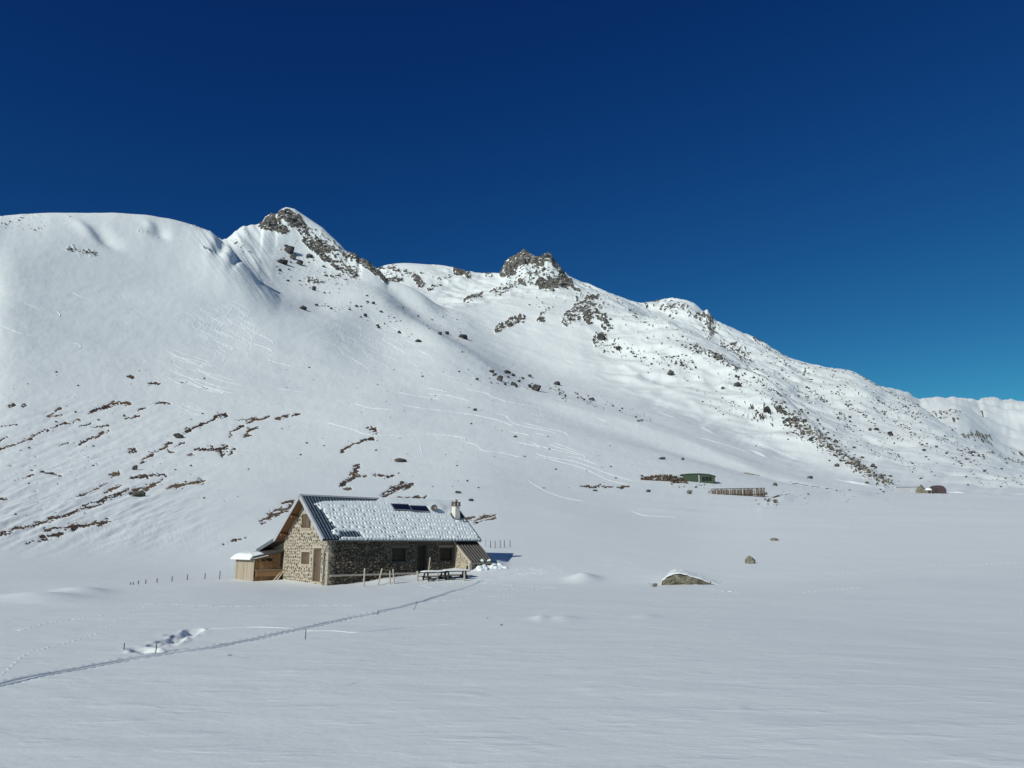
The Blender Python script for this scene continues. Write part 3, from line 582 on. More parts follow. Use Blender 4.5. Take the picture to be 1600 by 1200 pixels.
def stones(mb, a0, a1, z0, z1, inside, put, sw, sh, gap, proud, seed):
    rn = random.Random(seed); z = z0
    while z < z1:
        h = rn.uniform(*sh); a = a0 - rn.uniform(0, sw[1])
        while a < a1:
            ww = rn.uniform(*sw); ca, cz = a + ww / 2, z + h / 2 + rn.uniform(-.3, .3) * h
            a += ww
            hw, hh = ww / 2 - gap * rn.uniform(.5, 1.4), h * rn.uniform(.42, .62) - gap * rn.uniform(.3, 1.0)
            if hw < 0.03 or hh < 0.03: continue
            n = rn.choice((6, 7, 8)); ph = rn.uniform(0, 6.28); tilt = rn.uniform(-.35, .35)
            ring = []
            for k in range(n):
                t_ = ph + 2 * math.pi * k / n; e = rn.uniform(.82, 1.12)
                x, y = math.copysign(abs(math.cos(t_)) ** .75, math.cos(t_)) * hw * e, math.copysign(abs(math.sin(t_)) ** .75, math.sin(t_)) * hh * e
                ring.append((ca + x * math.cos(tilt) - y * math.sin(tilt), cz + x * math.sin(tilt) + y * math.cos(tilt)))
            if not all(inside(q[0], q[1]) for q in ring): continue
            d_ = rn.uniform(*proud)
            vs_ = [put(q[0], q[1], -0.01) for q in ring] + [put(ca + (q[0] - ca) * .8, cz + (q[1] - cz) * .8, d_ * rn.uniform(.75, 1.2)) for q in ring]
            mb.add(vs_, [tuple(range(n, 2 * n))] + [(i, (i + 1) % n, n + (i + 1) % n, n + i) for i in range(n)], rn.random())
        z += h
def clear(holes, m_): return lambda a, z: not any(h[0] - m_ < a < h[1] + m_ and h[2] - m_ < z < h[3] + m_ for h in holes)
fc = clear(F_HOLES + [(5.0, 6.6, 2.55, 2.80), (7.2, 8.5, 2.76, 3.0), (9.35, 10.95, 2.56, 2.80)], 0.02)
mb = MB(); stones(mb, 0.02, 10.95, -0.5, 3.12, lambda a, z: 0.0 < a < 10.93 and z < 3.12 and fc(a, z), lambda a, z, d_: (a, -d_, z), (.11, .32), (.10, .18), .012, (.05, .14), 3)
st = mb.build('rubble_stones', M['front_stone'], front); tag(st, kind='stuff')
gc = clear(G_HOLES + [(2.6, 4.05, 3.85, 5.05), (0.0, 0.30, -1, 3.2)], 0.03)
mb = MB(); stones(mb, 0.1, W, -0.5, 6.2, lambda y, z: 0.05 < y < W - .03 and z < roofz(y) - 0.3 and gc(y, z), lambda y, z, d_: (-d_, y, z), (.20, .38), (.18, .28), .05, (.012, .03), 5)
st = mb.build('rubble_stones', M['gable_stone'], gable); tag(st, kind='stuff')
z = -0.5; k = 0
while z < 3.0:                                  # dressed corner stones
    h = random.uniform(.24, .36); ln, ls = ((.52, .26), (.28, .46))[k % 2]; k += 1
    mb = MB(); mb.box(-.03 - .012 * random.random(), ln * random.uniform(.85, 1.1), -.035 - .012 * random.random(), ls * random.uniform(.8, 1.1), z, min(z + h - .025, 3.12))
    q = mb.build('quoin', M['quoin'], gable); bv = q.modifiers.new('bevel', 'BEVEL'); bv.width = .03; bv.segments = 2
    z += h
for (a0, a1, z0) in [(5.0, 6.6, 2.57), (7.2, 8.5, 2.78), (9.35, 10.95, 2.58)]:
    mb = MB(); mb.box(a0, a1, -.05, .3, z0, z0 + .2); mb.build('lintel', M['front_stone'], front)

# openings
def shuttered(parent, horiz, a0, a1, z0, z1, mat, depth, dark=False):
    """closed two-leaf shutter in a frame; horiz False: in the gable (along y)"""
    P3 = (lambda a, d_, z: (a, d_, z)) if horiz else (lambda a, d_, z: (d_, a, z))
    def bx(mb, a, b_, d0, d1, c_, e_):
        if horiz: mb.box(a, b_, d0, d1, c_, e_)
        else: mb.box(d0, d1, a, b_, c_, e_)
    mb = MB()
    bx(mb, a0, a0 + .07, depth - .04, depth + .08, z0, z1); bx(mb, a1 - .07, a1, depth - .04, depth + .08, z0, z1)
    bx(mb, a0 + .07, a1 - .07, depth - .04, depth + .08, z1 - .07, z1); bx(mb, a0 + .07, a1 - .07, depth - .04, depth + .08, z0, z0 + .06)
    wdw = mb.build('window', mat, parent)
    mid = (a0 + a1) / 2
    for (p, q) in ((a0 + .075, mid - .008), (mid + .008, a1 - .075)):
        n = 3; mb = MB()
        for i in range(n): bx(mb, p + (q - p) * i / n + .006, p + (q - p) * (i + 1) / n - .006, depth, depth + .03, z0 + .065, z1 - .075)
        for zz in (z0 + .2, z1 - .26): bx(mb, p + .01, q - .01, depth - .022, depth - .001, zz, zz + .08)
        mb.build('shutter', mat, wdw)
    mb = MB(); bx(mb, a0 + .02, a1 - .02, depth + .09, depth + .12, z0 + .02, z1 - .02); mb.build('pane', M['black'], wdw)
    return wdw
shuttered(front, True, 5.185, 6.385, 1.605, 2.545, M['wood_dark'], .16)
shuttered(front, True, 9.535, 10.745, 1.605, 2.555, M['wood_dark'], .20)
shuttered(gable, False, 2.675, 3.915, 1.455, 2.265, M['wood_brown'], .07)
shuttered(gable, False, 2.76, 3.98, 3.98, 4.98, M['wood_brown'], -.05)
mb = MB(); mb.box(-.07, .0, 2.62, 4.1, 3.86, 3.97); mb.build('sill', M['quoin'], gable)
mb = MB(); mb.box(-.045, .2, 2.5, 4.08, 2.29, 2.44); mb.build('lintel', M['wood_grey'], gable)
mb = MB(); mb.box(-.05, .25, .82, 2.28, 2.56, 2.74); mb.build('lintel', M['wood_grey'], gable)
def door(parent, horiz, a0, a1, z0, z1, depth, mat, nb):
    def bx(mb, a, b_, d0, d1, c_, e_):
        if horiz: mb.box(a, b_, d0, d1, c_, e_)
        else: mb.box(d0, d1, a, b_, c_, e_)
    mb = MB()
    bx(mb, a0, a0 + .08, depth - .05, depth + .1, z0, z1); bx(mb, a1 - .08, a1, depth - .05, depth + .1, z0, z1); bx(mb, a0 + .08, a1 - .08, depth - .05, depth + .1, z1 - .09, z1)
    d_ = mb.build('door', mat, parent)
    for i in range(nb):
        p = a0 + .085 + (a1 - a0 - .17) * i / nb; q = a0 + .085 + (a1 - a0 - .17) * (i + 1) / nb
        mb = MB(); bx(mb, p + .004, q - .004, depth, depth + .045, z0, z1 - .095); mb.build('board', mat, d_)
    mb = MB(); bx(mb, a1 - .2, a1 - .17, depth - .05, depth - .001, (z0 + z1) / 2 - .08, (z0 + z1) / 2 + .08); mb.build('handle', M['black_metal'], d_)
door(front, True, 7.405, 8.315, .2, 2.755, .38, M['wood_dark'], 6)
door(gable, False, .985, 2.115, .30, 2.535, .10, M['wood_brown'], 6)
mb = MB(); mb.box(.06, 7.3, -.42, -.34, .68, .80); rail = mb.build('rail', M['wood_grey'], chalet)
for a in (.4, 2.4, 4.6, 6.9):
    mb = MB(); mb.box(a, a + .09, -.34, .0, .66, .74); mb.build('bracket', M['wood_grey'], rail)

# roof: boarded deck, metal sheets, trims
X0, X1 = -0.67, L + 0.35; OE = 0.37
S_TOT = (W / 2 + OE) / CS
def rp(a, s, h, side=-1):                        # point on a roof slope: s metres down from the ridge, h above the sheet
    y = W / 2 + side * s * CS
    return (a, y + side * h * SN, ZR - s * SN + h * CS)
def slab(mb, a0, a1, s0, s1, h0, h1, side, tone=None):
    c_ = [rp(a, s, h, side) for h in (h0, h1) for (a, s) in ((a0, s0), (a1, s0), (a1, s1), (a0, s1))]
    fs_ = [(0, 3, 2, 1), (4, 5, 6, 7), (0, 1, 5, 4), (1, 2, 6, 5), (2, 3, 7, 6), (3, 0, 4, 7)]
    mb.add(c_, fs_ if side > 0 else [f_[::-1] for f_ in fs_], tone)
mb = MB()
for side in (-1, 1): slab(mb, X0 + .03, X1 - .03, .02, S_TOT - .02, -.16, -.06, side)
roof = mb.build('roof', M['soffit'], chalet)
for side in (-1, 1):                              # rafters under the gable overhang
    for sv in (1.9, 3.9):
        mb = MB(); slab(mb, X0 + .08, .02, sv, sv + .18, -.38, -.162, side); mb.build('purlin', M['soffit'], roof)
mb = MB(); mb.box(X0 + .05, .02, W / 2 - .1, W / 2 + .1, ZR - .46, ZR - .22); mb.build('purlin', M['soffit'], roof)
def sheet_profile(wd, n):                         # trapezoid ribs
    pr = []; p = wd / n
    for i in range(n):
        c_ = p * (i + .5); pr += [(c_ - p / 2, 0), (c_ - .06, 0), (c_ - .03, .055), (c_ + .03, .055), (c_ + .06, 0)]
    pr.append((wd, 0)); return pr
def sheet_mesh(name, wd, n, s0, s1, side, mat, zf):
    pr = sheet_profile(wd, n); vs_ = []; fs_ = []
    for (a, h) in pr: vs_ += [zf(a, s0, h, side), zf(a, s1, h, side)]
    for i in range(len(pr) - 1): fs_.append((2*i, 2*i+1, 2*i+3, 2*i+2) if side < 0 else (2*i, 2*i+2, 2*i+3, 2*i+1))
    mb = MB(); mb.add(vs_, fs_); return mb.mesh(name, mat)
NSH = 14; WS = (X1 - X0) / NSH
for side in (-1, 1):
    me = sheet_mesh('roof_sheet', WS, 4, 0.0, S_TOT, side, M['metal_roof'], rp)
    for i in range(NSH): link('roof_sheet', me, roof, loc=(X0 + i * WS, 0, 0))
mb = MB()
for side in (-1, 1): slab(mb, X0 - .02, X1 + .02, -.02, .17, .047, .06, side)
mb.build('ridge_cap', M['trim'], roof)
for side in (-1, 1):
    mb = MB(); slab(mb, X0 - .035, X0 + .0, -.02, S_TOT + .02, -.2, .07, side); slab(mb, X0 - .035, X0 + .13, -.02, S_TOT + .02, .071, .083, side); mb.build('verge_trim', M['trim'], roof)
    mb = MB(); slab(mb, X1, X1 + .03, -.02, S_TOT + .02, -.2, .06, side); slab(mb, X1 - .1, X1 + .03, -.02, S_TOT + .02, .061, .072, side); mb.build('verge_trim', M['dark_trim'], roof)
# gutter and downpipe
ge = rp(0, S_TOT, 0, -1); mb = MB(); n = 8
vs_ = []; fs_ = []
for j, a in enumerate((X0, X1)):
    for k in range(n + 1):
        t_ = math.pi * k / n; vs_.append((a, ge[1] - .07 - math.cos(t_) * .075, ge[2] - .05 - math.sin(t_) * .08))
for k in range(n): fs_.append((k, n + 1 + k, n + 2 + k, k + 1))
mb.add(vs_, fs_); gut = mb.build('gutter', M['dark_trim'], chalet)
mb = MB(); mb.tube([(-.25, ge[1] - .07, ge[2] - .1), (-.25, ge[1] - .07, ge[2] - .22), (-.14, .32, ge[2] - .85), (-.12, .34, ge[2] - 1.0), (-.12, .34, .0)], .045, 8); mb.build('downpipe', M['dark_trim'], gut, smooth=True)

# snow lying on the front slope, melted into scales around the snow guards
na, ns = 420, 150
ga = np.linspace(X0 + .03, X1 - .02, na); gs = np.linspace(-.02, S_TOT + .05, ns); A_, S_ = np.meshgrid(ga, gs, indexing='ij')
left = np.interp(S_, [0, .5, 1.2, 1.85, 2.9, 3.7, 3.95, 4.3, 4.6, 5], [.6, .1, .12, .45, .6, .72, .35, .3, .85, .6]) + .10 * fbm(A_ * 3, S_ * 4, 3, 61)
top = np.interp(A_, [0, 1, 3, 5.6, 6.4, 7], [1.05, .62, .48, .34, -.3, -.3]) + .05 * fbm(A_ * 4, S_ * 3, 3, 62)
T = np.minimum((A_ - left) * .6, (S_ - top) * .6)
T = np.minimum(T, (S_TOT + .02 + .05 * vnoise(A_ * 6, A_ * 0, 63) - S_) * .8)
bare = np.exp(-((A_ - 1.65) / .75) ** 4 - ((S_ - 4.35) / .28) ** 4) * .30 * (1 + .8 * fbm(A_ * 5, S_ * 5, 2, 64))    # slid-off strip above the eave
T = np.minimum(T, .085 + .02 * fbm(A_ * 1.2, S_ * 1.2, 3, 65) + .05 * sstep(6.0, 7.5, A_) * sstep(1.8, .6, S_))
T -= bare
pa, ps = .285, .49
row = np.floor(S_ / ps); sf = S_ - (row + .5) * ps; af = (A_ / pa + .5 * (row % 2)); af = (af - np.floor(af) - .5) * pa
hid = _h(np.floor(A_ / pa + .5 * (row % 2)), row, 9)
hid2 = _h(np.floor(A_ / pa + .5 * (row % 2)), row, 19); af = af + (hid2 - .5) * .04; sf = sf + (_h(np.floor(A_ / pa + .5 * (row % 2)), row, 29) - .5) * .07
dstr = (.03 + .12 * hid) * (hid > .18) * (.35 + .65 * np.clip(1.3 * sstep(.9, 1.5, S_) * (1 - .55 * sstep(4, 6, A_) * sstep(3.6, 2.2, S_)), 0, 1)) * (1 - .97 * sstep(6.0, 7, A_) * sstep(1.9, 1.4, S_))
T -= dstr * np.exp(-(af / (.062 + .025 * hid)) ** 2 - ((sf + .04) / .10) ** 2)
T += .005 * np.cos(2 * math.pi * af / pa) * sstep(.7, 1.5, S_)
# clear of the panels, round the chimney and its lee
for (a0, a1, s0, s1) in ((6.70, 8.36, .80, 1.52), (8.36, 10.05, .92, 1.60)):
    T -= .3 * sstep(a0 - .06, a0 + .04, A_) * sstep(a1 + .06, a1 - .04, A_) * sstep(s0 - .06, s0 + .04, S_) * sstep(s1 + .10, s1, S_)
T += .12 * np.exp(-((A_ - 11.2) / .7) ** 2 - ((S_ - 1.1) / .5) ** 2)
T -= .5 * np.exp(-((A_ - 12.45) / .42) ** 4 - ((S_ - 2.05) / .36) ** 4)
T -= .22 * np.exp(-((A_ - 12.95) / .22) ** 2 - ((S_ - 1.75) / .8) ** 2)
T = np.minimum(T, (X1 + .0 + .04 * vnoise(S_ * 5, S_ * 0, 66) - A_) * .7)
Hh = np.clip(T, -.03, None) + .02
Yp = W / 2 - S_ * CS - Hh * SN; Zp = ZR - S_ * SN + Hh * CS
V = np.stack([A_, Yp, Zp], -1).reshape(-1, 3)
I = np.arange(na - 1)[:, None] * ns + np.arange(ns - 1)[None]
Q = np.stack([I, I + 1, I + ns + 1, I + ns], -1).reshape(-1, 4)
keep = (T.reshape(-1)[Q] > -.028).any(1)
link('roof_snow', npmesh('roof_snow', V, Q[keep], M['snow'], True), roof)
mb = MB()                                          # the guards themselves
for r_ in range(2, 10):
    for i in range(int((X1 - X0) / pa)):
        a = X0 + (i + .5 - .5 * (r_ % 2)) * pa; s = (r_ + .42) * ps
        if a < X0 + .1 or s > S_TOT - .1: continue
        p = Vector(rp(a, s, .0)); q = Vector(rp(a, s, .09)); mb.bar(p, q, .05, .012, up=(1, 0, 0))
g_ = mb.build('snow_guards', M['metal_roof'], roof); tag(g_, kind='stuff')
# solar panels
for (a0, a1, s0, s1) in ((6.72, 8.30, .82, 1.46), (8.36, 9.96, .95, 1.56)):
    mb = MB(); slab(mb, a0, a1, s0, s1, .10, .13, -1); pn = mb.build('solar_panel', M['solar'], roof)
    mb = MB()
    for (p, q, r_, s_) in ((a0 - .03, a1 + .03, s1, s1 + .05), (a0 - .03, a1 + .03, s0 - .05, s0), (a0 - .03, a0, s0, s1), (a1, a1 + .03, s0, s1)): slab(mb, p, q, r_, s_, .09, .145, -1)
    mb.build('frame', M['alu'], pn)
    for a in (a0 + .3, a1 - .3):
        mb = MB(); mb.bar(rp(a, s1 + .0, .0), rp(a, s1, .1), .04); mb.build('bracket', M['alu'], pn)
# dish
mb = MB(); c0 = Vector(rp(10.42, 1.62, 0)); ctr = c0 + Vector((.0, -.05, .42)); dn = Vector((-.75, -.6, .28)).normalized(); sx_ = dn.cross(Vector((0, 0, 1))).normalized(); sy_ = sx_.cross(dn)
rings = [(0, -.07), (.12, -.055), (.22, -.01), (.27, .03)]; vs_ = []; fs_ = []; n = 14
for (r_, d_) in rings:
    for k in range(n): t_ = 2 * math.pi * k / n; vs_.append(ctr + dn * d_ + (sx_ * math.cos(t_) + sy_ * math.sin(t_)) * r_)
for i in range(3):
    for k in range(n): fs_.append((i*n+k, i*n+(k+1) % n, (i+1)*n+(k+1) % n, (i+1)*n+k))
mb.add(vs_, fs_); dish = mb.build('satellite_dish', M['black_metal'], roof, smooth=True)
mb = MB(); mb.tube([c0, c0 + Vector((0, 0, .38)), ctr - dn * .07], .025, 6); mb.build('mast', M['dark_trim'], dish)
# chimney
mb = MB(); cx, cy = 12.42, 1.85; zb = roofz(cy)
def frustum(mb, x, y, z0, z1, w0, w1, d0, d1):
    mb.add([(x-w0, y-d0, z0), (x+w0, y-d0, z0), (x+w0, y+d0, z0), (x-w0, y+d0, z0), (x-w1, y-d1, z1), (x+w1, y-d1, z1), (x+w1, y+d1, z1), (x-w1, y+d1, z1)], [(0, 3, 2, 1), (4, 5, 6, 7), (0, 1, 5, 4), (1, 2, 6, 5), (2, 3, 7, 6), (3, 0, 4, 7)])
frustum(mb, cx, cy, zb - .4, zb + .85, .27, .21, .27, .22)
ch = mb.build('chimney', M['plaster'], roof)
mb = MB(); frustum(mb, cx, cy, zb + .85, zb + .91, .30, .30, .30, .30); mb.build('slab', M['brick'], ch)
for (dx, dy) in ((-.2, -.2), (.2, -.2), (.2, .2), (-.2, .2)):
    mb = MB(); mb.box(cx + dx - .06, cx + dx + .06, cy + dy - .06, cy + dy + .06, zb + .91, zb + 1.12); mb.build('brick', M['brick'], ch)
mb = MB(); frustum(mb, cx, cy, zb + 1.12, zb + 1.17, .29, .29, .29, .29); mb.tube([(cx + .05, cy, zb + 1.17), (cx + .05, cy, zb + 1.38)], .1, 10); mb.build('cap', M['brick'], ch)
mb = MB(); mb.add([(cx - .36, cy - .36, roofz(cy - .36) + .03), (cx + .36, cy - .36, roofz(cy - .36) + .03), (cx + .36, cy + .3, roofz(cy + .3) + .03), (cx - .36, cy + .3, roofz(cy + .3) + .03)], [(0, 1, 2, 3)]); mb.build('flashing', M['dark_trim'], ch)

# stone lean-to at the far end of the front
A0, A1, DP = 10.95, 13.05, 2.02; LZ0, LZ1 = 3.06, 1.52
def lz(y): return LZ0 + (LZ1 - LZ0) * (-y / (DP + .06))
mb = MB()
for x0, x1 in ((A0, A0 + .38), (A1 - .38, A1)):
    pts = [(.0, -1.0), (-DP + .1, -1.0), (-DP + .1, lz(-DP + .1) - .1), (0, lz(0) - .1)]
    vs_ = [(x0, y, z) for y, z in pts] + [(x1, y, z) for y, z in pts]
    mb.add(vs_, [(0, 1, 2, 3), (7, 6, 5, 4)] + [(i, 4 + i, 4 + (i + 1) % 4, (i + 1) % 4) for i in range(4)])
mb.box(A0 + .382, A1 - .382, -DP + .1, -DP + .42, -1.0, lz(-DP) - .08)
lean = mb.build('lean_to_wall', M['mortar'], chalet)
mb = MB(); stones(mb, -DP + .1, 0, -.6, 3.0, lambda y, z: -DP + .12 < y < -.02 and z < lz(y) - .16 and not (-DP + .1 < y < -DP + .55 and z < 1.2), lambda y, z, d_: (A0 - d_, y, z), (.2, .45), (.14, .24), .02, (.03, .09), 8)
q = mb.build('rubble_stones', M['quoin'], lean); tag(q, kind='stuff')
mb = MB(); stones(mb, A0, A1, -.6, 1.4, lambda a, z: A0 + .02 < a < A1 - .02 and z < 1.4, lambda a, z, d_: (a, -DP + .1 - d_, z), (.2, .4), (.14, .24), .02, (.03, .09), 9)
q = mb.build('rubble_stones', M['front_stone'], lean); tag(q, kind='stuff')
mb = MB(); mb.box(A0 - .05, A0 + .02, -DP + .16, -DP + .52, -.6, 1.22); mb.build('opening', M['black'], lean)
def lp(a, s, h, side=-1): y = -.02 - s; return (a, y, lz(y) + h)
lsl = (LZ0 - LZ1) / (DP + .06)
mb = MB(); mb.add([(A0 - .1, -.01, LZ0 - .1), (A1 + .06, -.01, LZ0 - .1), (A1 + .06, -DP - .12, lz(-DP - .12) - .1), (A0 - .1, -DP - .12, lz(-DP - .12) - .1),
                   (A0 - .1, -.01, LZ0 - .01), (A1 + .06, -.01, LZ0 - .01), (A1 + .06, -DP - .12, lz(-DP - .12) - .01), (A0 - .1, -DP - .12, lz(-DP - .12) - .01)], [(0, 1, 2, 3), (7, 6, 5, 4), (0, 4, 5, 1), (1, 5, 6, 2), (2, 6, 7, 3), (3, 7, 4, 0)])
lroof = mb.build('lean_to_roof', M['wood_grey'], chalet)
me = sheet_mesh('roof_sheet', (A1 - A0 + .2) / 2, 4, 0.0, DP + .12, -1, M['black_metal'], lambda a, s, h, side: lp(a, s, h * 1.5, side))
for i in range(2): link('roof_sheet', me, lroof, loc=(A0 - .1 + i * (A1 - A0 + .2) / 2, 0, 0.005))
mb = MB(); mb.bar((A0 - .13, -.01, LZ0 - .03), (A0 - .13, -DP - .12, lz(-DP - .12) - .03), .05, .14); mb.build('verge_board', M['wood_grey'], lroof)
mb = MB(); mb.box(A0 - .16, A0 + .08, -DP - .02, -DP + .14, -.6, lz(-DP) - .12); mb.build('post', M['wood_grey'], lean)
def lump(name, parent, c_, r3, seed, mat=None, sub=3):
    bm = bmesh.new(); bmesh.ops.create_icosphere(bm, subdivisions=sub, radius=1.0)
    v = np.array([q.co[:] for q in bm.verts]); d_ = 1 + .28 * fbm(v[:, 0] * 1.6 + seed * 3.1, v[:, 1] * 1.6 + v[:, 2] * 1.3, 3, seed)
    for q, k in zip(bm.verts, d_): q.co = Vector((q.co.x * r3[0] * k, q.co.y * r3[1] * k, q.co.z * r3[2] * k))
    me = bpy.data.meshes.new(name); bm.to_mesh(me); bm.free(); me.materials.append(mat or M['snow']); me.polygons.foreach_set('use_smooth', [True] * len(me.polygons))
    return link(name, me, parent, loc=c_)
for i, (a, s, r3) in enumerate([(12.0, DP + .02, (.16, .14, .13)), (12.75, DP + .0, (.14, .12, .11)), (12.55, DP + .05, (.08, .08, .07))]):
    lump('snow_clump', lroof, lp(a, s, .06), r3, 20 + i)

# lean-to shed along the north eave and the boarded annex in front of it
YN = W + OE; NZ0 = roofz(YN) + .02; NZ1 = 2.42; ND = 2.85
def nz(y): return NZ0 + (NZ1 - NZ0) * (y - YN) / ND
mb = MB(); mb.add([(X0, YN - .12, NZ0 - .10), (7.0, YN - .12, NZ0 - .10), (7.0, YN + ND, NZ1 - .14), (X0, YN + ND, NZ1 - .14), (X0, YN - .12, NZ0 - .02), (7.0, YN - .12, NZ0 - .02), (7.0, YN + ND, NZ1 - .0), (X0, YN + ND, NZ1 - .0)],
                  [(3, 2, 1, 0), (4, 5, 6, 7), (1, 5, 4, 0), (2, 6, 5, 1), (3, 7, 6, 2), (0, 4, 7, 3)])
shed_roof = mb.build('shed_roof', M['black_metal'], chalet)
mb = MB(); mb.bar((X0 - .02, YN + .02, NZ0 - .05), (X0 - .02, YN + ND, NZ1 - .08), .05, .27); mb.build('verge_trim', M['dark_trim'], shed_roof)
shed = MB(); shed.box(.25, 6.9, W + .02, YN + ND - .2, -1.0, 2.25); shed_o = shed.build('shed', M['wood_orange'], chalet)
y = W + .01; i = 0
while y < YN + ND - .35:
    wd = random.uniform(.13, .19); mb = MB(); zt = nz(max(y + wd, YN)) - .16 if y + wd > YN else NZ0 + .05
    mb.box(.19, .235, y + .004, y + wd - .004, 1.0, zt); mb.build('board', M['wood_pale'], shed_o); y += wd
AX0 = -2.2; AY0, AY1 = W + .08, W + .08 + 3.3
mb = MB(); mb.box(AX0 + .06, .17, AY0 + .10, AY1 - .05, -1.0, 1.72); annex = mb.build('annex', M['wood_dark'], chalet)
y = AY0
while y < AY1 - .05:                                # pale boards of the end wall
    wd = min(random.uniform(.14, .22), AY1 - y); mb = MB(); mb.box(AX0 - .02 + random.uniform(-.008, .008), AX0 + .03, y + .004, y + wd - .004, -.8, 1.78 + random.uniform(-.06, .06)); mb.build('board', M['wood_pale'], annex); y += wd
def ztop(a): return 1.86 + (2.34 - 1.86) * (a - AX0) / 2.2
a = AX0 + .04
while a < .0:                                       # orange boards of the side: upper row, then the darker row underneath
    wd = min(random.uniform(.13, .19), .0 - a + .05)
    mb = MB(); mb.box(a + .004, a + wd - .004, AY0 + .01 + random.uniform(0, .012), AY0 + .05, .98, ztop(a) - .06); mb.build('board', M['wood_orange'], annex)
    mb = MB(); mb.box(a + .004, a + wd - .004, AY0 + .06, AY0 + .095, -.8, .50); mb.build('board', M['wood_orange'], annex); a += wd
mb = MB(); mb.box(AX0 + .15, .05, AY0 - .09, AY0 + .005, .52, .95); mb.build('plank', M['wood_orange'], annex)
mb = MB(); mb.box(AX0 + .10, .07, AY0 - .12, AY0 - .0, .955, 1.0); mb.build('plank', M['wood_pale'], annex)
mb = MB(); mb.bar((AX0 + .5, AY0 - .02, 1.85), (-.1, AY0 - .02, 1.08), .05, .10, up=(0, 1, 0)); mb.build('brace', M['wood_orange'], annex)
mb = MB(); mb.box(AX0 + .55, AX0 + 1.35, AY0 - .03, AY0 + .008, 1.62, 1.80); mb.build('slot_window', M['black'], annex)
mb = MB(); mb.box(-.16, .1, AY0 - .05, AY0 + .14, -.8, 2.2); mb.build('post', M['wood_dark'], annex)
mb = MB(); mb.add([(AX0 - .2, AY0 - .22, 1.82), (.18, AY0 - .22, 2.36), (.18, AY1 + .1, 2.36), (AX0 - .2, AY1 + .1, 1.82), (AX0 - .2, AY0 - .22, 1.95), (.18, AY0 - .22, 2.49), (.18, AY1 + .1, 2.49), (AX0 - .2, AY1 + .1, 1.95)], [(0, 3, 2, 1), (4, 5, 6, 7), (0, 1, 5, 4), (1, 2, 6, 5), (2, 3, 7, 6), (3, 0, 4, 7)])
aroof = mb.build('annex_roof', M['black_metal'], annex)
# pillow of snow hanging over the annex eave
na_, nb_ = 36, 48; gx = np.linspace(AX0 - .36, AX0 + .75, na_); gy = np.linspace(AY0 + .02, AY1 + .22, nb_); GX, GY = np.meshgrid(gx, gy, indexing='ij')
ex = np.clip(1 - ((GX - (AX0 + .15)) / .60) ** 4, 0, 1); ey = np.clip(1 - ((GY - (AY0 + AY1) / 2 - .1) / 1.72) ** 4, 0, 1)
hh = .25 * np.sqrt(ex * ey) * (1 + .25 * fbm(GX * 2, GY * 1.6, 3, 81)) - .05
zb_ = 1.96 + (GX - (AX0 - .2)) * .2269 - .12 * sstep(AX0 - .1, AX0 - .45, GX)
V = np.stack([GX, GY, zb_ + hh], -1).reshape(-1, 3); I = np.arange(na_ - 1)[:, None] * nb_ + np.arange(nb_ - 1)[None]
Q = np.stack([I, I + nb_, I + nb_ + 1, I + 1], -1).reshape(-1, 4)
# curl the outer rim under so the pillow has a lip
Vb = V.copy(); Vb[:, 2] = (zb_ - .10).reshape(-1)
rim = np.concatenate([np.arange(nb_), np.arange(1, na_) * nb_ + nb_ - 1, (na_ - 1) * nb_ + np.arange(nb_ - 2, -1, -1), np.arange(na_ - 2, 0, -1) * nb_])
nV = len(V); r2 = np.roll(rim, -1); Qr = np.stack([rim, nV + rim, nV + r2, r2], -1)[:, ::-1]
link('snow_pillow', npmesh('snow_pillow', np.vstack([V, Vb]), np.vstack([Q, Qr]), M['snow'], True), aroof)
# ------------------------------------------------------------------ rocks
def hull_mesh(name, seed, n, flat, mat):
    rn = random.Random(seed); bm = bmesh.new()
    for _ in range(n):
        v = Vector((rn.gauss(0, 1), rn.gauss(0, 1), rn.gauss(0, 1))).normalized() * rn.uniform(.82, 1.05)
        bm.verts.new((v.x * .5, v.y * .38, v.z * .5 * flat))
    bmesh.ops.convex_hull(bm, input=bm.verts)
    loose = [v for v in bm.verts if not v.link_faces]; bmesh.ops.delete(bm, geom=loose, context='VERTS')
    bmesh.ops.recalc_face_normals(bm, faces=bm.faces)
    me = bpy.data.meshes.new(name); bm.to_mesh(me); bm.free(); me.materials.append(mat); return me
RV = [hull_mesh('rock_shape', 100 + i, 26, f_, M['rock']) for i, f_ in enumerate((.9, .7, .8, 1.0, .6, .75))]
RVF = [hull_mesh('far_rock_shape', 200 + i, 18, f_, M['rock_far']) for i, f_ in enumerate((.9, .7, .8, 1.0, .6, .75))]
RVB = [hull_mesh('bare_rock_shape', 300 + i, 30, f_, M['rock_bare']) for i, f_ in enumerate((.8, .7))]
def rock(px, py, w_, h_, label, group=None, shape=None, name='boulder', rz=None, variants=None, sink=.3):
    p = hit(px, py + h_ * .45)
    if p is None: return None
    r = math.hypot(p.x, p.y); k = r / F
    vs_ = variants or (RVF if r > 450 else RV)
    me = vs_[(shape if shape is not None else random.randrange(99)) % len(vs_)]
    W_, H_ = w_ * k, h_ * k
    rz = rz if rz is not None else -math.atan2(p.x, p.y) + random.uniform(-.5, .5)
    fl_ = max(v.co.z for v in me.vertices) - min(v.co.z for v in me.vertices)
    zs = H_ * (1 + sink) / fl_
    o = link(name, me, loc=(p.x, p.y, p.z + H_ * (.5 - sink * .5) ), rot=(random.uniform(-.15, .15), random.uniform(-.15, .15), rz), scale=(W_, W_ * 1.0, zs))
    tag(o, label, 'boulder' if name == 'boulder' else 'rock', group); return o
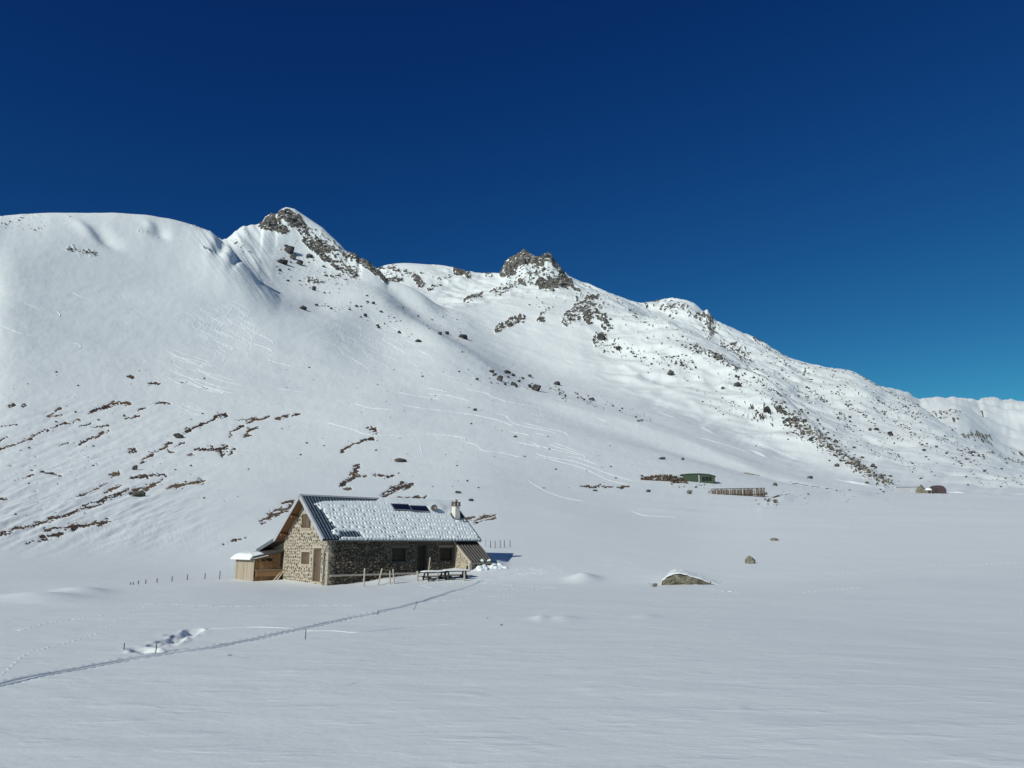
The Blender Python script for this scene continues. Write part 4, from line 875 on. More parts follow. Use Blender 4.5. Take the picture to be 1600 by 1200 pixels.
BOULD = [
 (453,390,20,13,'largest flat-topped dark boulder on the snow face under the left rocky summit'),
 (439,407,24,9,'long low dark boulder, leftmost on the snow face under the left summit'),
 (459,401,13,10,'blocky grey boulder just below the largest one under the left summit'),
 (468,410,13,8,'snow-dusted boulder, lowest of the four-boulder cluster under the left summit'),
 (483,399,14,6,'slanting dark boulder right of the cluster under the left summit'),
 (447,384,8,4,'small dark stone just above the flat-topped boulder under the left summit'),
 (473,480,14,8,'dark lone boulder at the foot of the shaded gully'),
 (724,526,19,7,'dark oblong boulder lying alone on the high bowl floor'),
 (687,520,8,6,'round dark boulder, left of a pair at the bowl lip'),
 (698,520,9,5,'round dark boulder, right of a pair at the bowl lip'),
 (653,532,13,5,'flat dark boulder on the hill crest below the bowl'),
 (782,591,13,10,'tan squarish boulder in the middle of the boulder patch on the hill crest'),
 (839,606,19,11,'biggest brown boulder right of the boulder patch on the hill crest'),
 (871,599,13,6,'low grey boulder right of the biggest brown one on the crest'),
 (924,623,11,6,'dark boulder at the top of the pale gully right of the crest'),
 (792,580,16,5,'wide flat dark boulder, upper edge of the boulder patch on the crest'),
 (769,580,13,5,'flat dark boulder, left edge of the boulder patch on the crest'),
 (803,600,10,5,'dark boulder, lower right corner of the boulder patch on the crest'),
 (940,526,18,11,'tan boulder on the snow right beneath the dark crag'),
 (966,544,12,6,'grey boulder right of the tan one beneath the dark crag'),
 (1048,582,12,10,'tan upright boulder among small stones on the right mountain flank'),
 (1199,640,13,9,'grey rounded boulder above the upper end of the rocky rib'),
 (1153,601,15,7,'dark double boulder below the ridge on the right mountain'),
 (1130,606,7,4,'small dark boulder left of the double one on the right mountain'),
 (1391,677,8,8,'dark square boulder on the smooth flank right of the rocky rib'),
 (1369,670,9,4,'dark flat boulder left of the square one on the right flank'),
 (1360,671,6,4,'dark pebble-like boulder, leftmost of three on the right flank'),
 (625,719,22,6,'long low grey boulder ringed by snow above the chalet roof'),
 (279,681,16,7,'pale grey boulder between the dark earth stripes on the left slope'),
 (217,772,21,9,'large pale boulder at the lower end of the biggest earth patch'),
 (211,731,9,7,'dark boulder at the bottom of the long earth stripe on the left slope'),
 (628,754,8,5,'dark boulder above the brown grass patch behind the chalet roof'),
 (716,769,11,4,'flat grey boulder on the slope above the chimney, upper of two'),
 (736,781,9,4,'flat grey boulder on the slope above the chimney, lower of two'),
 (742,640,8,4,'dark boulder below the ski tracks in mid slope'),
 (805,682,7,3,'dark flat stone among the ski turns in mid slope'),
 (745,592,8,4,'dark stone left of the boulder patch on the crest'),
 (1035,716,13,4,'pair-like dark rock on the smooth snow above the stone heap'),
 (1067,717,6,4,'small dark rock right above the stone heap'),
 (1013,767,9,4,'dark rock in the snow below the stone heap'),
 (1266,746,9,4,'dark rock on the snow below the rocky rib'),
 (1211,757,8,5,'dark rock on the snow right of the brushwood pen'),
 (930,766,9,3,'dark rock left of the stone heap on the valley edge'),
]
for i, (px, py, w_, h_, lab) in enumerate(BOULD): rock(px, py, w_, h_, lab)
o = rock(1172, 876, 17, 10, 'small greenish-grey pointed boulder standing in the meadow behind the big one', variants=RVB, shape=0, rz=.3)
o = rock(1210, 843, 13, 4, 'low dark boulder barely clearing the snow in the far meadow', variants=RVB, shape=1, rz=.1)
# tilted slab of rock on the slope behind the green shed
p = hit(1174, 742); k = math.hypot(p.x, p.y) / F
mb = MB(); prof = [(-14, -1.5), (-13, 3.2), (-10, 4.6), (-6, 4.2), (0, 2.4), (6, .6), (11, -.8), (15, -3.6)]; n = len(prof)
vs_ = [(x * k, -1.2 * k, z * k) for x, z in prof] + [(x * k * .9, 7 * k, z * k + .3 * k) for x, z in prof] + [(14 * k, -1.5 * k, -6 * k), (-14 * k, -1.5 * k, -6 * k)]
mb.add(vs_, [(i, n + i, n + i + 1, i + 1) for i in range(n - 1)] + [tuple(range(n)) + (2 * n, 2 * n + 1)])
o = mb.build('boulder', M['rock_bare'], loc=p, rot=(0, 0, -math.atan2(p.x, p.y)), scale=(1, 1, .8)); tag(o, 'long tapering grey rock slab on the slope behind the green shed', 'boulder')

# the big boulder in the meadow under its drift
p = hit(1072, 913); k = math.hypot(p.x, p.y) / F; rzb = -math.atan2(p.x, p.y)
big = empty('boulder', p, rzb); big.scale = (1, 1, .86); tag(big, 'big lichen-brown boulder under a thick snow cap in the open meadow', 'boulder')
gx = np.linspace(-34, 37, 90); gz = np.linspace(-5, 1.0, 14)
topz = np.interp(gx, [-34, -32.5, -28, -16, -8, 2, 14, 26, 36, 37], [3, 11, 14, 19, 18.5, 17.5, 13, 8, 5, 3]) + .8 * vnoise(gx / 5, gx * 0, 5)
V = []; Fq = []; ny = 16
for i, x in enumerate(gx):
    for j in range(ny):
        v_ = j / (ny - 1); zz = -5 + (topz[i] + 5) * v_
        dep = -4 - 6.0 * math.sin(math.pi * min(1, v_ * .8 + .2)) * (1 - abs((x - 1) / 40) ** 3) + 5.0 * float(fbm(np.array([x / 8.0 + zz / 11]), np.array([zz / 5.0 - x / 30]), 4, 33, .6)[0]) - 3.0 * abs(float(vnoise(np.array([x / 13.0 - zz / 9]), np.array([zz / 9.0]), 35)[0])) + 7 * v_ ** 4
        V.append((x * k, dep * k, zz * k))
    V.append((x * k, 30 * k, topz[i] * k * .95))
nn = ny + 1
for i in range(len(gx) - 1):
    for j in range(nn - 1): Fq.append((i * nn + j, (i + 1) * nn + j, (i + 1) * nn + j + 1, i * nn + j + 1))
link('rock_face', npmesh('rock_face', V, Fq, M['rock_bare'], False), big)
na_, nb_ = 80, 60; gx = np.linspace(-37, 80, na_); gy = np.linspace(-5, 110, nb_); GX, GY = np.meshgrid(gx, gy, indexing='ij')
frontz = np.interp(gx, [-37, -34, -28, -16, -8, 2, 14, 26, 36, 48, 80], [-2, 9, 14.5, 19.5, 19.5, 18, 13.5, 8.5, 4.5, .5, -3])[:, None]
crestz = np.interp(gx, [-37, -31, -24, -14, -6, 6, 20, 36, 55, 80], [-4, 8, 20, 25, 24, 20, 14, 8, 2, -3])[:, None]
back_ = sstep(-5, 34, GY)
zc = frontz * (1 - back_) + crestz * back_
zc = zc * sstep(112, 40, GY) - 9 * sstep(70, 110, GY)
zc += 2.2 * fbm(GX / 14, GY / 14, 4, 34) - 2.0 * sstep(-2, -5, GY)
V = np.stack([GX * k, GY * k, zc * k], -1).reshape(-1, 3); I = np.arange(na_ - 1)[:, None] * nb_ + np.arange(nb_ - 1)[None]
link('snow_cap', npmesh('snow_cap', V, np.stack([I, I + nb_, I + nb_ + 1, I + 1], -1).reshape(-1, 4), M['snow'], True), big)

# crags: angular blocks of bedrock heaped along the outcrops
CV = []; CF = []
for i in range(10):
    m_ = hull_mesh('crag_block', 600 + i, 13, 1.05, M['crag']); CV.append(np.array([v.co[:] for v in m_.vertices])); CF.append(np.array([tuple(q.vertices) for q in m_.polygons]))
def crag(label, strokes, size, dens=1.0, seed=0, mat=None, tall=1.0, smin=0.0):
    rn = random.Random(seed); V = []; Fq = []; nb_ = 0
    for pts, hw in strokes:
        ln = sum(math.dist(a, b_) for a, b_ in zip(pts[:-1], pts[1:])); n = max(3, int((ln + hw) * 2 * hw / (size[0] * size[1] * .55) * dens))
        for _ in range(n):
            i = rn.randrange(len(pts) - 1); t_ = rn.random(); x = pts[i][0] + (pts[i+1][0] - pts[i][0]) * t_ + rn.gauss(0, hw * .5); y = pts[i][1] + (pts[i+1][1] - pts[i][1]) * t_ + rn.gauss(0, hw * .42)
            q = hit(x, y, smin)
            if q is None: continue
            s = (size[0] + (size[1] - size[0]) * rn.random() ** 2) * math.hypot(q.x, q.y) / F; j = rn.randrange(10); c_ = rn.gauss(.5, .6); ti = rn.gauss(.25, .25)
            v = CV[j] * np.array([1.15, .9, tall * rn.uniform(.7, 1.25)]) * s
            v = np.stack([v[:, 0] * math.cos(ti) - v[:, 2] * math.sin(ti), v[:, 1], v[:, 0] * math.sin(ti) + v[:, 2] * math.cos(ti)], -1)
            v = np.stack([v[:, 0] * math.cos(c_) - v[:, 1] * math.sin(c_) + q.x, v[:, 0] * math.sin(c_) + v[:, 1] * math.cos(c_) + q.y, v[:, 2] + q.z - .08 * s], -1)
            V.append(v); Fq.append(CF[j] + nb_); nb_ += len(v)
    V = np.vstack(V); c_ = V.mean(0); e = empty('rock_outcrop', c_); tag(e, label, 'outcrop')
    o = link('blocks', npmesh('blocks', V - c_, np.vstack(Fq), mat or M['crag'], False), e); tag(o, kind='stuff'); return e
crag('blunt left tooth of the left rocky summit', [([(415,352),(424,345),(433,349)],5.5),([(422,354),(438,359),(444,362)],4)], (5, 13), 1.1, 1, tall=1.2)
crag('jagged highest tooth of the left rocky summit', [([(440,339),(448,334)],4.5),([(449,337),(462,344),(470,353)],5),([(446,345),(457,351)],3)], (5, 13), 1.1, 2, tall=1.2)
crag('broken rocky rib running down right from the left summit', [([(464,354),(480,362)],4),([(479,379),(490,388),(502,396)],4.5),([(493,379),(513,391)],3.5),([(503,400),(514,408)],3),([(485,366),(512,382),(538,402)],5),([(520,404),(540,420),(554,430)],5)], (3.5, 9), .75, 3)
crag('dark rocks along the notched ridge right of the left summit', [([(543,399),(556,404)],3),([(559,405),(568,409),(584,420),(602,435)],3)], (3.5, 8), 1.0, 4, tall=1.2)
crag('left pyramid tooth of the central rocky peak', [([(791,424),(801,413),(812,404)],4.5),([(814,400),(819,396)],1.6),([(808,413),(826,407)],4.5),([(788,430),(802,425)],4)], (4, 11), 1.0, 5, tall=1.45)
crag('right tooth of the central rocky peak with overhanging dark face', [([(842,410),(850,406),(860,408)],3.2),([(853,401),(857,400)],1.6),([(866,414),(882,434)],3.5),([(846,447),(864,442),(884,441)],6),([(850,455),(866,452)],4)], (5, 13), 1.0, 6, tall=1.3)
crag('steep broken face joining the two teeth of the central peak', [([(834,417),(848,419),(866,426)],4),([(826,426),(852,429),(874,435)],4)], (3, 7.5), .6, 28)
crag('great slabs under the dark overhang of the central peak', [([(850,446),(868,444),(880,442)],4)], (13, 20), 1.0, 29, tall=1.1)
crag('great slabs forming the core of the left pyramid of the central peak', [([(798,421),(810,413),(820,409)],2.5)], (12, 17), .9, 30, tall=1.3)
crag('great slabs forming the core of the left summit', [([(418,351),(432,353)],2),([(446,338),(458,345)],2)], (11, 17), .9, 31, tall=1.1)
crag('snowy rock band at the foot of the central peak', [([(775,462),(800,446),(836,434)],7),([(815,428),(850,422)],6),([(886,444),(906,456)],1.5)], (2.5, 7), .55, 7)
crag('rock wall at the left end of the back ridge', [([(594,420),(612,418),(626,424),(644,428)],4),([(608,437),(628,437)],2.5),([(648,432),(658,444)],3.2)], (3, 8), .7, 8)
crag('small dark outcrop under the crest in the middle of the back ridge', [([(710,425),(722,428),(734,432)],2)], (3, 6), .9, 9)
crag('broken line of rocks left below the crest of the back ridge', [([(686,437),(706,432)],1.5),([(670,452),(688,447)],1.4)], (2.2, 5), .8, 10)
crag('low dark outcrop left of the central peak foot', [([(731,473),(742,468),(750,464)],2.8)], (3, 7), .9, 11)
crag('slanting dark outcrop on the snow below the central peak', [([(777,515),(792,508),(814,499)],4)], (3.5, 9), .8, 12)
crag('small broken outcrop between the slanting one and the big crag', [([(841,499),(850,489),(857,479)],2.5),([(841,500),(850,502)],2.5)], (2.6, 6.5), .7, 13)
crag('big dark crag right below the central peak', [([(887,500),(896,490),(904,480)],4.5),([(906,488),(918,476),(929,469)],6),([(916,484),(920,501)],4.5),([(930,489),(942,500),(951,511)],4.5)], (4, 11), .85, 14, tall=1.2)
crag('castle-like outcrop on the crest of the right ridge', [([(1096,493),(1106,498),(1114,518)],5.5)], (3, 9), .75, 15)
crag('speckled outcrop on the crest left of the castle-like one', [([(1038,480),(1062,478),(1078,488)],5)], (2.5, 6), .5, 16)
crag('steep stony outcrop below the castle-like one', [([(1130,539),(1150,546),(1172,561)],5)], (2.5, 7), .65, 17)
crag('dark ledge on the near shoulder of the right mountain', [([(1086,549),(1110,556),(1128,561)],3.2),([(1130,567),(1160,585)],2.4)], (2.8, 7.5), .75, 18)
crag('dark wind-cut ledge at the top of the rocky rib', [([(1216,640),(1240,650),(1254,647)],2)], (3, 7), .8, 19)
crag('long brown rocky rib slanting down the right mountain', [([(1234,656),(1262,671),(1300,698),(1340,729),(1388,757)],7.5)], (3, 8.5), .62, 20, mat=M['crag_warm'])
crag('small rocky teeth along the crest of the far right ridge', [([(1180,532),(1240,566),(1300,579),(1337,584),(1366,600),(1405,622),(1438,634)],2.0)], (1.8, 5), .55, 26)
crag('scattered rocks along the crest right of the central peak', [([(905,442),(940,459),(985,476),(1035,472)],2.0)], (1.8, 5), .4, 27)
crag('far rocky knoll in the gap at the right', [([(1452,648),(1478,643),(1502,643)],4)], (2.2, 6), .6, 21)
crag('far dark outcrop under the knoll at the right edge', [([(1502,684),(1520,677),(1544,684)],3.5)], (2.4, 6), .7, 22)
crag('lowest far outcrop at the right edge of the range', [([(1542,705),(1562,713),(1598,722)],3.5)], (2.4, 6), .6, 23)
crag('dark stones on the skyline dome below its left hollow', [([(106,389),(125,393),(150,396)],2.6)], (2, 5), .7, 24)
crag('tan broken slab beneath the big crag', [([(936,541),(965,538)],2.5)], (2.2, 6), .6, 25, mat=M['crag_warm'])

# stones scattered over the slopes: the larger ones single things, the rest one mass per slope
def inpoly(x, y, P_):
    c_ = False; j = len(P_) - 1
    for i in range(len(P_)):
        if (P_[i][1] > y) != (P_[j][1] > y) and x < (P_[j][0] - P_[i][0]) * (y - P_[i][1]) / (P_[j][1] - P_[i][1]) + P_[i][0]: c_ = not c_
        j = i
    return c_
def along(pts, wd, rn):
    i = rn.randrange(len(pts) - 1); t_ = rn.random(); (x0, y0), (x1, y1) = pts[i], pts[i + 1]
    return x0 + (x1 - x0) * t_ + rn.gauss(0, wd), y0 + (y1 - y0) * t_ + rn.gauss(0, wd * .8)
SMALL = [np.array([v.co[:] for v in m_.vertices]) for m_ in [hull_mesh('s', 400 + i, 11, .7, M['rock']) for i in range(6)]]
SMF = []
for i in range(6):
    m_ = hull_mesh('s2', 400 + i, 11, .7, M['rock']); SMF.append(np.array([tuple(q.vertices) for q in m_.polygons])); 
for m_ in [m_ for m_ in bpy.data.meshes if m_.users == 0]: bpy.data.meshes.remove(m_)
ORD = ('first second third fourth fifth sixth seventh eighth ninth tenth eleventh twelfth thirteenth fourteenth fifteenth sixteenth seventeenth eighteenth').split()
ZONES = [  # polygon or line, width, count, size range, power, singles, label, group, mass label
 ([(420,395),(500,400),(560,440),(650,510),(640,530),(560,500),(470,470),(430,430)],0,190,(1.2,8),2.2,26,'on the snow face below the left peak','rocks below the left peak','stones below left peak'),
 ([(600,450),(700,490),(760,520),(740,560),(660,520),(620,480)],0,40,(1.4,4.5),2,10,'on the smooth floor of the high bowl','rocks on the bowl floor','stones in the bowl'),
 ([(760,572),(800,566),(834,590),(836,612),(800,606),(765,598)],0,70,(1.6,8),2.0,22,'in the boulder patch on the hill crest','rocks in the boulder patch','stones in the boulder patch'),
 ('line',[(836,606),(880,612),(930,628),(1000,655),(1060,688)],7,260,(1.0,4.5),2.4,22,'beside the pale gully right of the hill','rocks along the gully','stones along the gully'),
 ('line',[(960,540),(1010,560),(1060,575),(1110,560),(1160,590),(1210,620),(1260,650)],13,640,(.9,5.0),2.8,34,'on the shoulder of the right mountain','rocks on the right shoulder','stones on the right shoulder'),
 ('line',[(985,490),(1040,512),(1090,545),(1140,575),(1190,600),(1240,640)],7,320,(1.0,4.5),2.2,16,'just under the near right ridge','rocks under the near ridge','stones under the near ridge'),
 ([(1170,535),(1300,585),(1370,605),(1440,640),(1500,690),(1600,745),(1600,765),(1440,755),(1330,690),(1230,600)],0,1300,(.8,4.0),3.2,24,'on the far right mountainside','rocks on the far right mountainside','stones on the right mountainside'),
 ('line',[(1215,565),(1270,610),(1330,640),(1400,650),(1470,690),(1560,735)],14,760,(.8,4.6),2.8,20,'in the stony band at far right','rocks in the stony band','stones in the stony band'),
 ('line',[(1232,656),(1262,670),(1300,697),(1340,728),(1390,758)],9,420,(2.0,8),1.8,34,'packed in the brown rocky rib','rocks of the rib','stones of the rib'),
 ([(380,560),(760,570),(960,680),(990,760),(760,770),(500,750),(380,650)],0,300,(.9,4.2),2.4,26,'poking through the smooth mid slope','stones on the mid slope','stones of the mid slope'),
 ([(0,570),(330,560),(380,640),(420,820),(180,830),(0,800)],0,150,(1.1,4.2),2.4,18,'on the terraced slope left of the chalet','stones on the left slope','stones of the left slope'),
 ([(0,336),(60,335),(80,350),(60,362),(0,356)],0,45,(1.0,3.5),2,6,'on the smooth skyline dome','stones on the skyline dome','stones of the skyline dome'),
 ([(1040,752),(1130,752),(1135,762),(1050,762)],0,40,(1.2,4),2,12,'in front of the green shed','stones before the green shed','stones before the green shed'),
 ([(1180,770),(1330,765),(1340,785),(1180,795)],0,50,(1.2,4),2,12,'along the snowy stream bank','stones on the stream bank','stones of the stream bank'),
 ([(1020,540),(1200,640),(1240,720),(1160,690),(1060,600)],0,260,(.8,3.2),2.4,10,'on the flank left of the rib','stones left of the rib','stones left of the rib')]
_gx, _gy = np.meshgrid(np.arange(0, 1700, 2.0), np.arange(0, 900, 2.0), indexing='ij')
GN = fbm(_gx / 38, _gy / 26, 2, 700); GB = fbm((_gx * .8 + _gy * .6) / 55, (-_gx * .6 + _gy * .8) / 11, 3, 760)
def glook(G, x, y): return float(G[int(x / 2) % G.shape[0], int(y / 2) % G.shape[1]])
for zi, zn in enumerate(ZONES):
    rn = random.Random(900 + zi)
    if zn[0] == 'line': _, pts, wd, cnt, (s0, s1), pw, nsing, lab, grp, mass = zn
    else: pts, wd, cnt, (s0, s1), pw, nsing, lab, grp, mass = zn
    items = []; tries = 0
    while len(items) < cnt and tries < cnt * 30:
        tries += 1
        if zn[0] == 'line': x, y = along(pts, wd, rn)
        else:
            x = rn.uniform(min(q[0] for q in pts), max(q[0] for q in pts)); y = rn.uniform(min(q[1] for q in pts), max(q[1] for q in pts))
            if not inpoly(x, y, pts): continue
            if glook(GN, x + zi * 137, y + zi * 71) < rn.uniform(-.55, .35): continue
        if zi in (3, 4, 5, 6, 7, 14) and glook(GB, x, y) < rn.uniform(-.05, .30): continue
        items.append((s0 + (s1 - s0) * rn.random() ** (pw + 1), x, y))
    items.sort(reverse=True)
    nsing = min(nsing, 18); big_ = sorted(items[:nsing], key=lambda q: q[1])
    for i, (s, x, y) in enumerate(big_):
        rock(x, y, s, s * rn.uniform(.45, .75), ORD[i] + ' larger dark rock from the left ' + lab, grp, name='rock')
    V = []; Fq = []; nb_ = 0
    for s, x, y in items[nsing:]:
        p = hit(x, y)
        if p is None: continue
        k = math.hypot(p.x, p.y) / F * s; i = rn.randrange(6); c_ = rn.uniform(0, 6.28); v = SMALL[i] * np.array([1, 1, rn.uniform(.9, 1.5)]) * k
        v = np.stack([v[:, 0] * math.cos(c_) - v[:, 1] * math.sin(c_) + p.x, v[:, 0] * math.sin(c_) + v[:, 1] * math.cos(c_) + p.y, v[:, 2] + p.z + .12 * k], -1)
        V.append(v); Fq.append(SMF[i] + nb_); nb_ += len(v)
    if V:
        o = link('loose_stones', npmesh('loose_stones', np.vstack(V), np.vstack(Fq), M['rock_far'] if zi in (0, 1, 4, 5, 6, 7) else M['rock'], False))
        tag(o, 'scatter of ' + mass + ', too small to count', 'stones', kind='stuff')

# ------------------------------------------------------------------ ski tracks and footprints: low ridges of pushed-up snow
def crom(P_, step):
    P_ = [np.array(q, float) for q in P_]; P_ = [2 * P_[0] - P_[1]] + P_ + [2 * P_[-1] - P_[-2]]; o = []
    for i in range(1, len(P_) - 2):
        p0, p1, p2, p3 = P_[i-1:i+3]; n = max(2, int(np.linalg.norm(p2 - p1) / step))
        for j in range(n):
            t_ = j / n; o.append(.5 * ((2*p1) + (-p0+p2)*t_ + (2*p0-5*p1+4*p2-p3)*t_**2 + (-p0+3*p1-3*p2+p3)*t_**3))
    o.append(P_[-2]); return o
TV, TF = [], []
def track(P_, wpx=1.4, hgt=.36):
    pts = [hit(q[0], q[1]) for q in crom(P_, 2.2)]; pts = [q for q in pts if q is not None]
    if len(pts) < 3: return
    # keep to one continuous stretch of ground
    b0 = len(TV); n = len(pts)
    for i, p in enumerate(pts):
        d_ = pts[min(i + 1, n - 1)] - pts[max(i - 1, 0)]; d_.z = 0
        if d_.length < 1e-6: d_ = Vector((1, 0, 0))
        d_.normalize(); s_ = Vector((-d_.y, d_.x, 0)); wm = wpx * math.hypot(p.x, p.y) / F
        fade_ = min(1, i / 3, (n - 1 - i) / 3) * (.7 + .5 * random.random())
        a = p + s_ * wm * .9; c_ = p - s_ * wm * .9
        TV.extend([(a.x, a.y, zat(a.x, a.y) - .02), (p.x, p.y, zat(p.x, p.y) + wm * hgt * fade_), (c_.x, c_.y, zat(c_.x, c_.y) - .02)])
    for i in range(n - 1):
        for j in range(2): TF.append((b0 + i * 3 + j, b0 + i * 3 + 3 + j, b0 + i * 3 + 4 + j, b0 + i * 3 + 1 + j))
TRACKS = [
 [(625,632),(660,638),(725,646),(775,656),(805,667)],[(510,660),(550,671),(575,679),(625,680),(662,678),(705,681),(727,685),(726,690),(745,696),(755,704),(782,707),(812,714),(850,716),(875,722),(912,732),(950,750),(985,758)],
 [(722,607),(762,615),(768,620),(800,629),(837,636),(846,642),(842,646)],[(825,645),(841,651),(830,655)],[(772,645),(792,651),(796,656),(810,664),(862,675),(867,680),(845,679),(834,675)],[(812,659),(850,669),(882,676),(890,684)],
 [(794,674),(822,679),(830,684)],[(827,690),(850,699),(900,710),(908,714)],[(805,691),(837,697),(846,702)],[(835,707),(850,713),(900,722),(950,740),(990,752)],[(855,694),(875,700),(910,711),(915,719)],[(885,713),(905,716),(935,727)],[(862,692),(880,697),(904,706)],
 [(825,746),(827,752),(850,766),(882,778),(915,783)],[(38,473),(60,482),(88,487),(94,493),(88,499)],[(0,508),(30,520),(55,526)],[(110,535),(122,538),(126,544),(112,548)],[(110,456),(130,465),(149,468)],
 [(383,502),(395,508),(407,511)],[(395,518),(420,530),(427,537),(420,540)],[(393,536),(420,545),(424,550),(412,552)],[(415,560),(430,566),(460,573)],[(430,607),(460,611),(480,613)],[(620,612),(645,618),(690,624)],[(665,615),(700,618),(735,627)],[(552,630),(575,637),(595,640)],[(585,637),(618,642)],
 [(665,606),(700,612)],[(560,490),(580,495),(586,502),(600,512)],[(610,510),(630,520),(636,530)],[(655,690),(658,700),(660,712)],[(1180,690),(1215,705),(1250,720)],[(1090,683),(1130,694),(1170,707)],[(985,798),(1010,806),(1060,808)],[(930,652),(950,660)],[(900,570),(880,560),(910,600)][:2]]
for q in TRACKS: track(q)
rn = random.Random(5)
def serp(x0, y0, dx, dy, per, amp, n):
    return [(x0 + dx * i / (n * 2) + amp * (1 if i % 2 else -1) * rn.uniform(.7, 1.1), y0 + dy * i / (n * 2) + rn.uniform(-1, 1)) for i in range(n * 2 + 1)]
for i in range(24): track(serp(rn.uniform(290, 385), rn.uniform(468, 500), rn.uniform(15, 45), rn.uniform(45, 75), 0, rn.uniform(5, 8), rn.choice((2, 3, 3))), .9, .27)
for i in range(15):
    x, y = rn.uniform(255, 310), rn.uniform(542, 592); l_ = rn.uniform(45, 90); track([(x, y), (x + l_ * .3, y + l_ * .16 + rn.uniform(-2, 2)), (x + l_ * .6, y + l_ * .24 + rn.uniform(-2, 2)), (x + l_, y + l_ * .36)], 1.0, .34)
for i in range(12):
    x, y = rn.uniform(310, 345), rn.uniform(598, 618); track([(x, y), (x + 12, y + 2 + rn.uniform(-1, 1)), (x + 22, y + 4), (x + 38, y + 6 + rn.uniform(-1, 1))], .8, .28)
for i in range(9): track(serp(rn.uniform(275, 310), rn.uniform(622, 640), rn.uniform(8, 22), rn.uniform(10, 20), 0, rn.uniform(3, 6), 2), .7, .28)
for i in range(16): track(serp(rn.uniform(505, 650), rn.uniform(490, 540), rn.uniform(35, 70), rn.uniform(35, 55), 0, rn.uniform(4, 8), rn.choice((2, 3))), .9, .28)
for i in range(6): track(serp(rn.uniform(680, 760), rn.uniform(570, 600), rn.uniform(30, 60), rn.uniform(15, 30), 0, rn.uniform(4, 8), 2), .8, .26)
for i in range(5): track(serp(rn.uniform(30, 140), rn.uniform(690, 740), rn.uniform(5, 20), rn.uniform(15, 35), 0, rn.uniform(4, 8), 2), .8, .26)
for P_ in ([(310,984),(350,982),(400,980),(455,982)],[(472,986),(520,986),(560,988),(640,980),(720,974)],[(240,1025),(265,1017),(300,1012)],[(540,1072),(560,1066),(590,1062)]): track(P_, 2.4, .22)
M['snow_plain'] = plain_mat('sunlit_churned_snow', (0.80, 0.85, 0.86), (0.84, 0.88, 0.89), 2, 0.7, 0.0)  # churned snow, its colour lifted so the track ridges look more sunlit
o = link('ski_tracks', npmesh('ski_tracks', np.array(TV), np.array(TF), M['snow_plain'], False)); tag(o, 'winding ski tracks over the mid slope', 'ski tracks', kind='stuff')

FV, FF = [], []
def foot(p, sz, dirv, hk=.15):
    sz *= .85; hk *= .75
    b0 = len(FV); s_ = Vector((-dirv.y, dirv.x, 0)); n = 8
    for k in range(n):
        t_ = 2 * math.pi * k / n; q = p + dirv * math.cos(t_) * sz + s_ * math.sin(t_) * sz * .6; FV.append((q.x, q.y, zat(q.x, q.y) - .015))
    for k in range(n):
        t_ = 2 * math.pi * k / n; q = p + dirv * math.cos(t_) * sz * .55 + s_ * math.sin(t_) * sz * .33; FV.append((q.x, q.y, zat(q.x, q.y) + sz * hk * random.uniform(.5, 1.2)))
    c_ = p; FV.append((c_.x, c_.y, zat(c_.x, c_.y) + .005))
    for k in range(n):
        k2 = (k + 1) % n; FF.append((b0 + k, b0 + k2, b0 + n + k2, b0 + n + k)); FF.append((b0 + n + k, b0 + n + k2, b0 + 2 * n, b0 + 2 * n))
def steps(P_, sp, sz=.15, hk=.15):
    pts = crom(P_, sp); last = None
    for i, q in enumerate(pts):
        p = hit(q[0] + random.uniform(-1, 1), q[1] + random.uniform(-.6, .6))
        if p is None: continue
        d_ = (p - last) if last is not None else Vector((1, 0, 0)); d_.z = 0
        if d_.length < 1e-4: continue
        foot(p, sz * random.uniform(.7, 1.2), d_.normalized(), hk); last = p
steps([(222,943),(300,946),(370,948),(480,946),(560,947)], 5.5, .11)
steps([(0,1056),(25,1035),(45,1020),(75,1012),(100,1005),(150,990),(180,970),(210,955),(240,938)], 7.5, .085)
steps([(30,985),(80,972),(140,965),(180,955)], 8, .1)
steps([(751,911),(800,914),(868,918)], 5.5, .13); steps([(755,919),(800,921),(838,922)], 5.5, .12); steps([(680,939),(720,937),(760,932),(800,934)], 6, .12)
steps([(905,880),(960,885),(1000,890),(1040,895)], 5.5, .12); steps([(1290,896),(1360,893),(1440,884),(1520,882),(1600,878)], 7, .13); steps([(960,847),(1060,845),(1200,847),(1330,845)], 7, .13)
steps([(1088,914),(1105,920),(1130,924),(1150,925)], 7, .17); steps([(1255,926),(1300,922),(1340,919)], 8, .12); steps([(1160,868),(1172,862),(1162,850)], 5, .12); steps([(1050,879),(1120,872),(1180,864),(1250,852)], 7, .1)
for i in range(40):
    x = random.uniform(780, 880); steps([(x, 899 - (x - 780) * .12 + random.uniform(-7, 7)), (x + 4, 899 - (x - 780) * .12 + random.uniform(-5, 5))], 3, .12)
for i in range(26): x = random.uniform(655, 760); y = 911 - (x - 655) * .06 + random.uniform(-2, 9); steps([(x, y), (x + 5, y + random.uniform(-1, 1))], 4, .11)
fq = [f_[:3] if f_[2] == f_[3] else f_ for f_ in FF]
me = bpy.data.meshes.new('footprints'); me.from_pydata(FV, [], fq); me.materials.append(M['snow']); o = link('footprints', me); tag(o, 'lines of footprints across the meadow snow', 'footprints', kind='stuff')

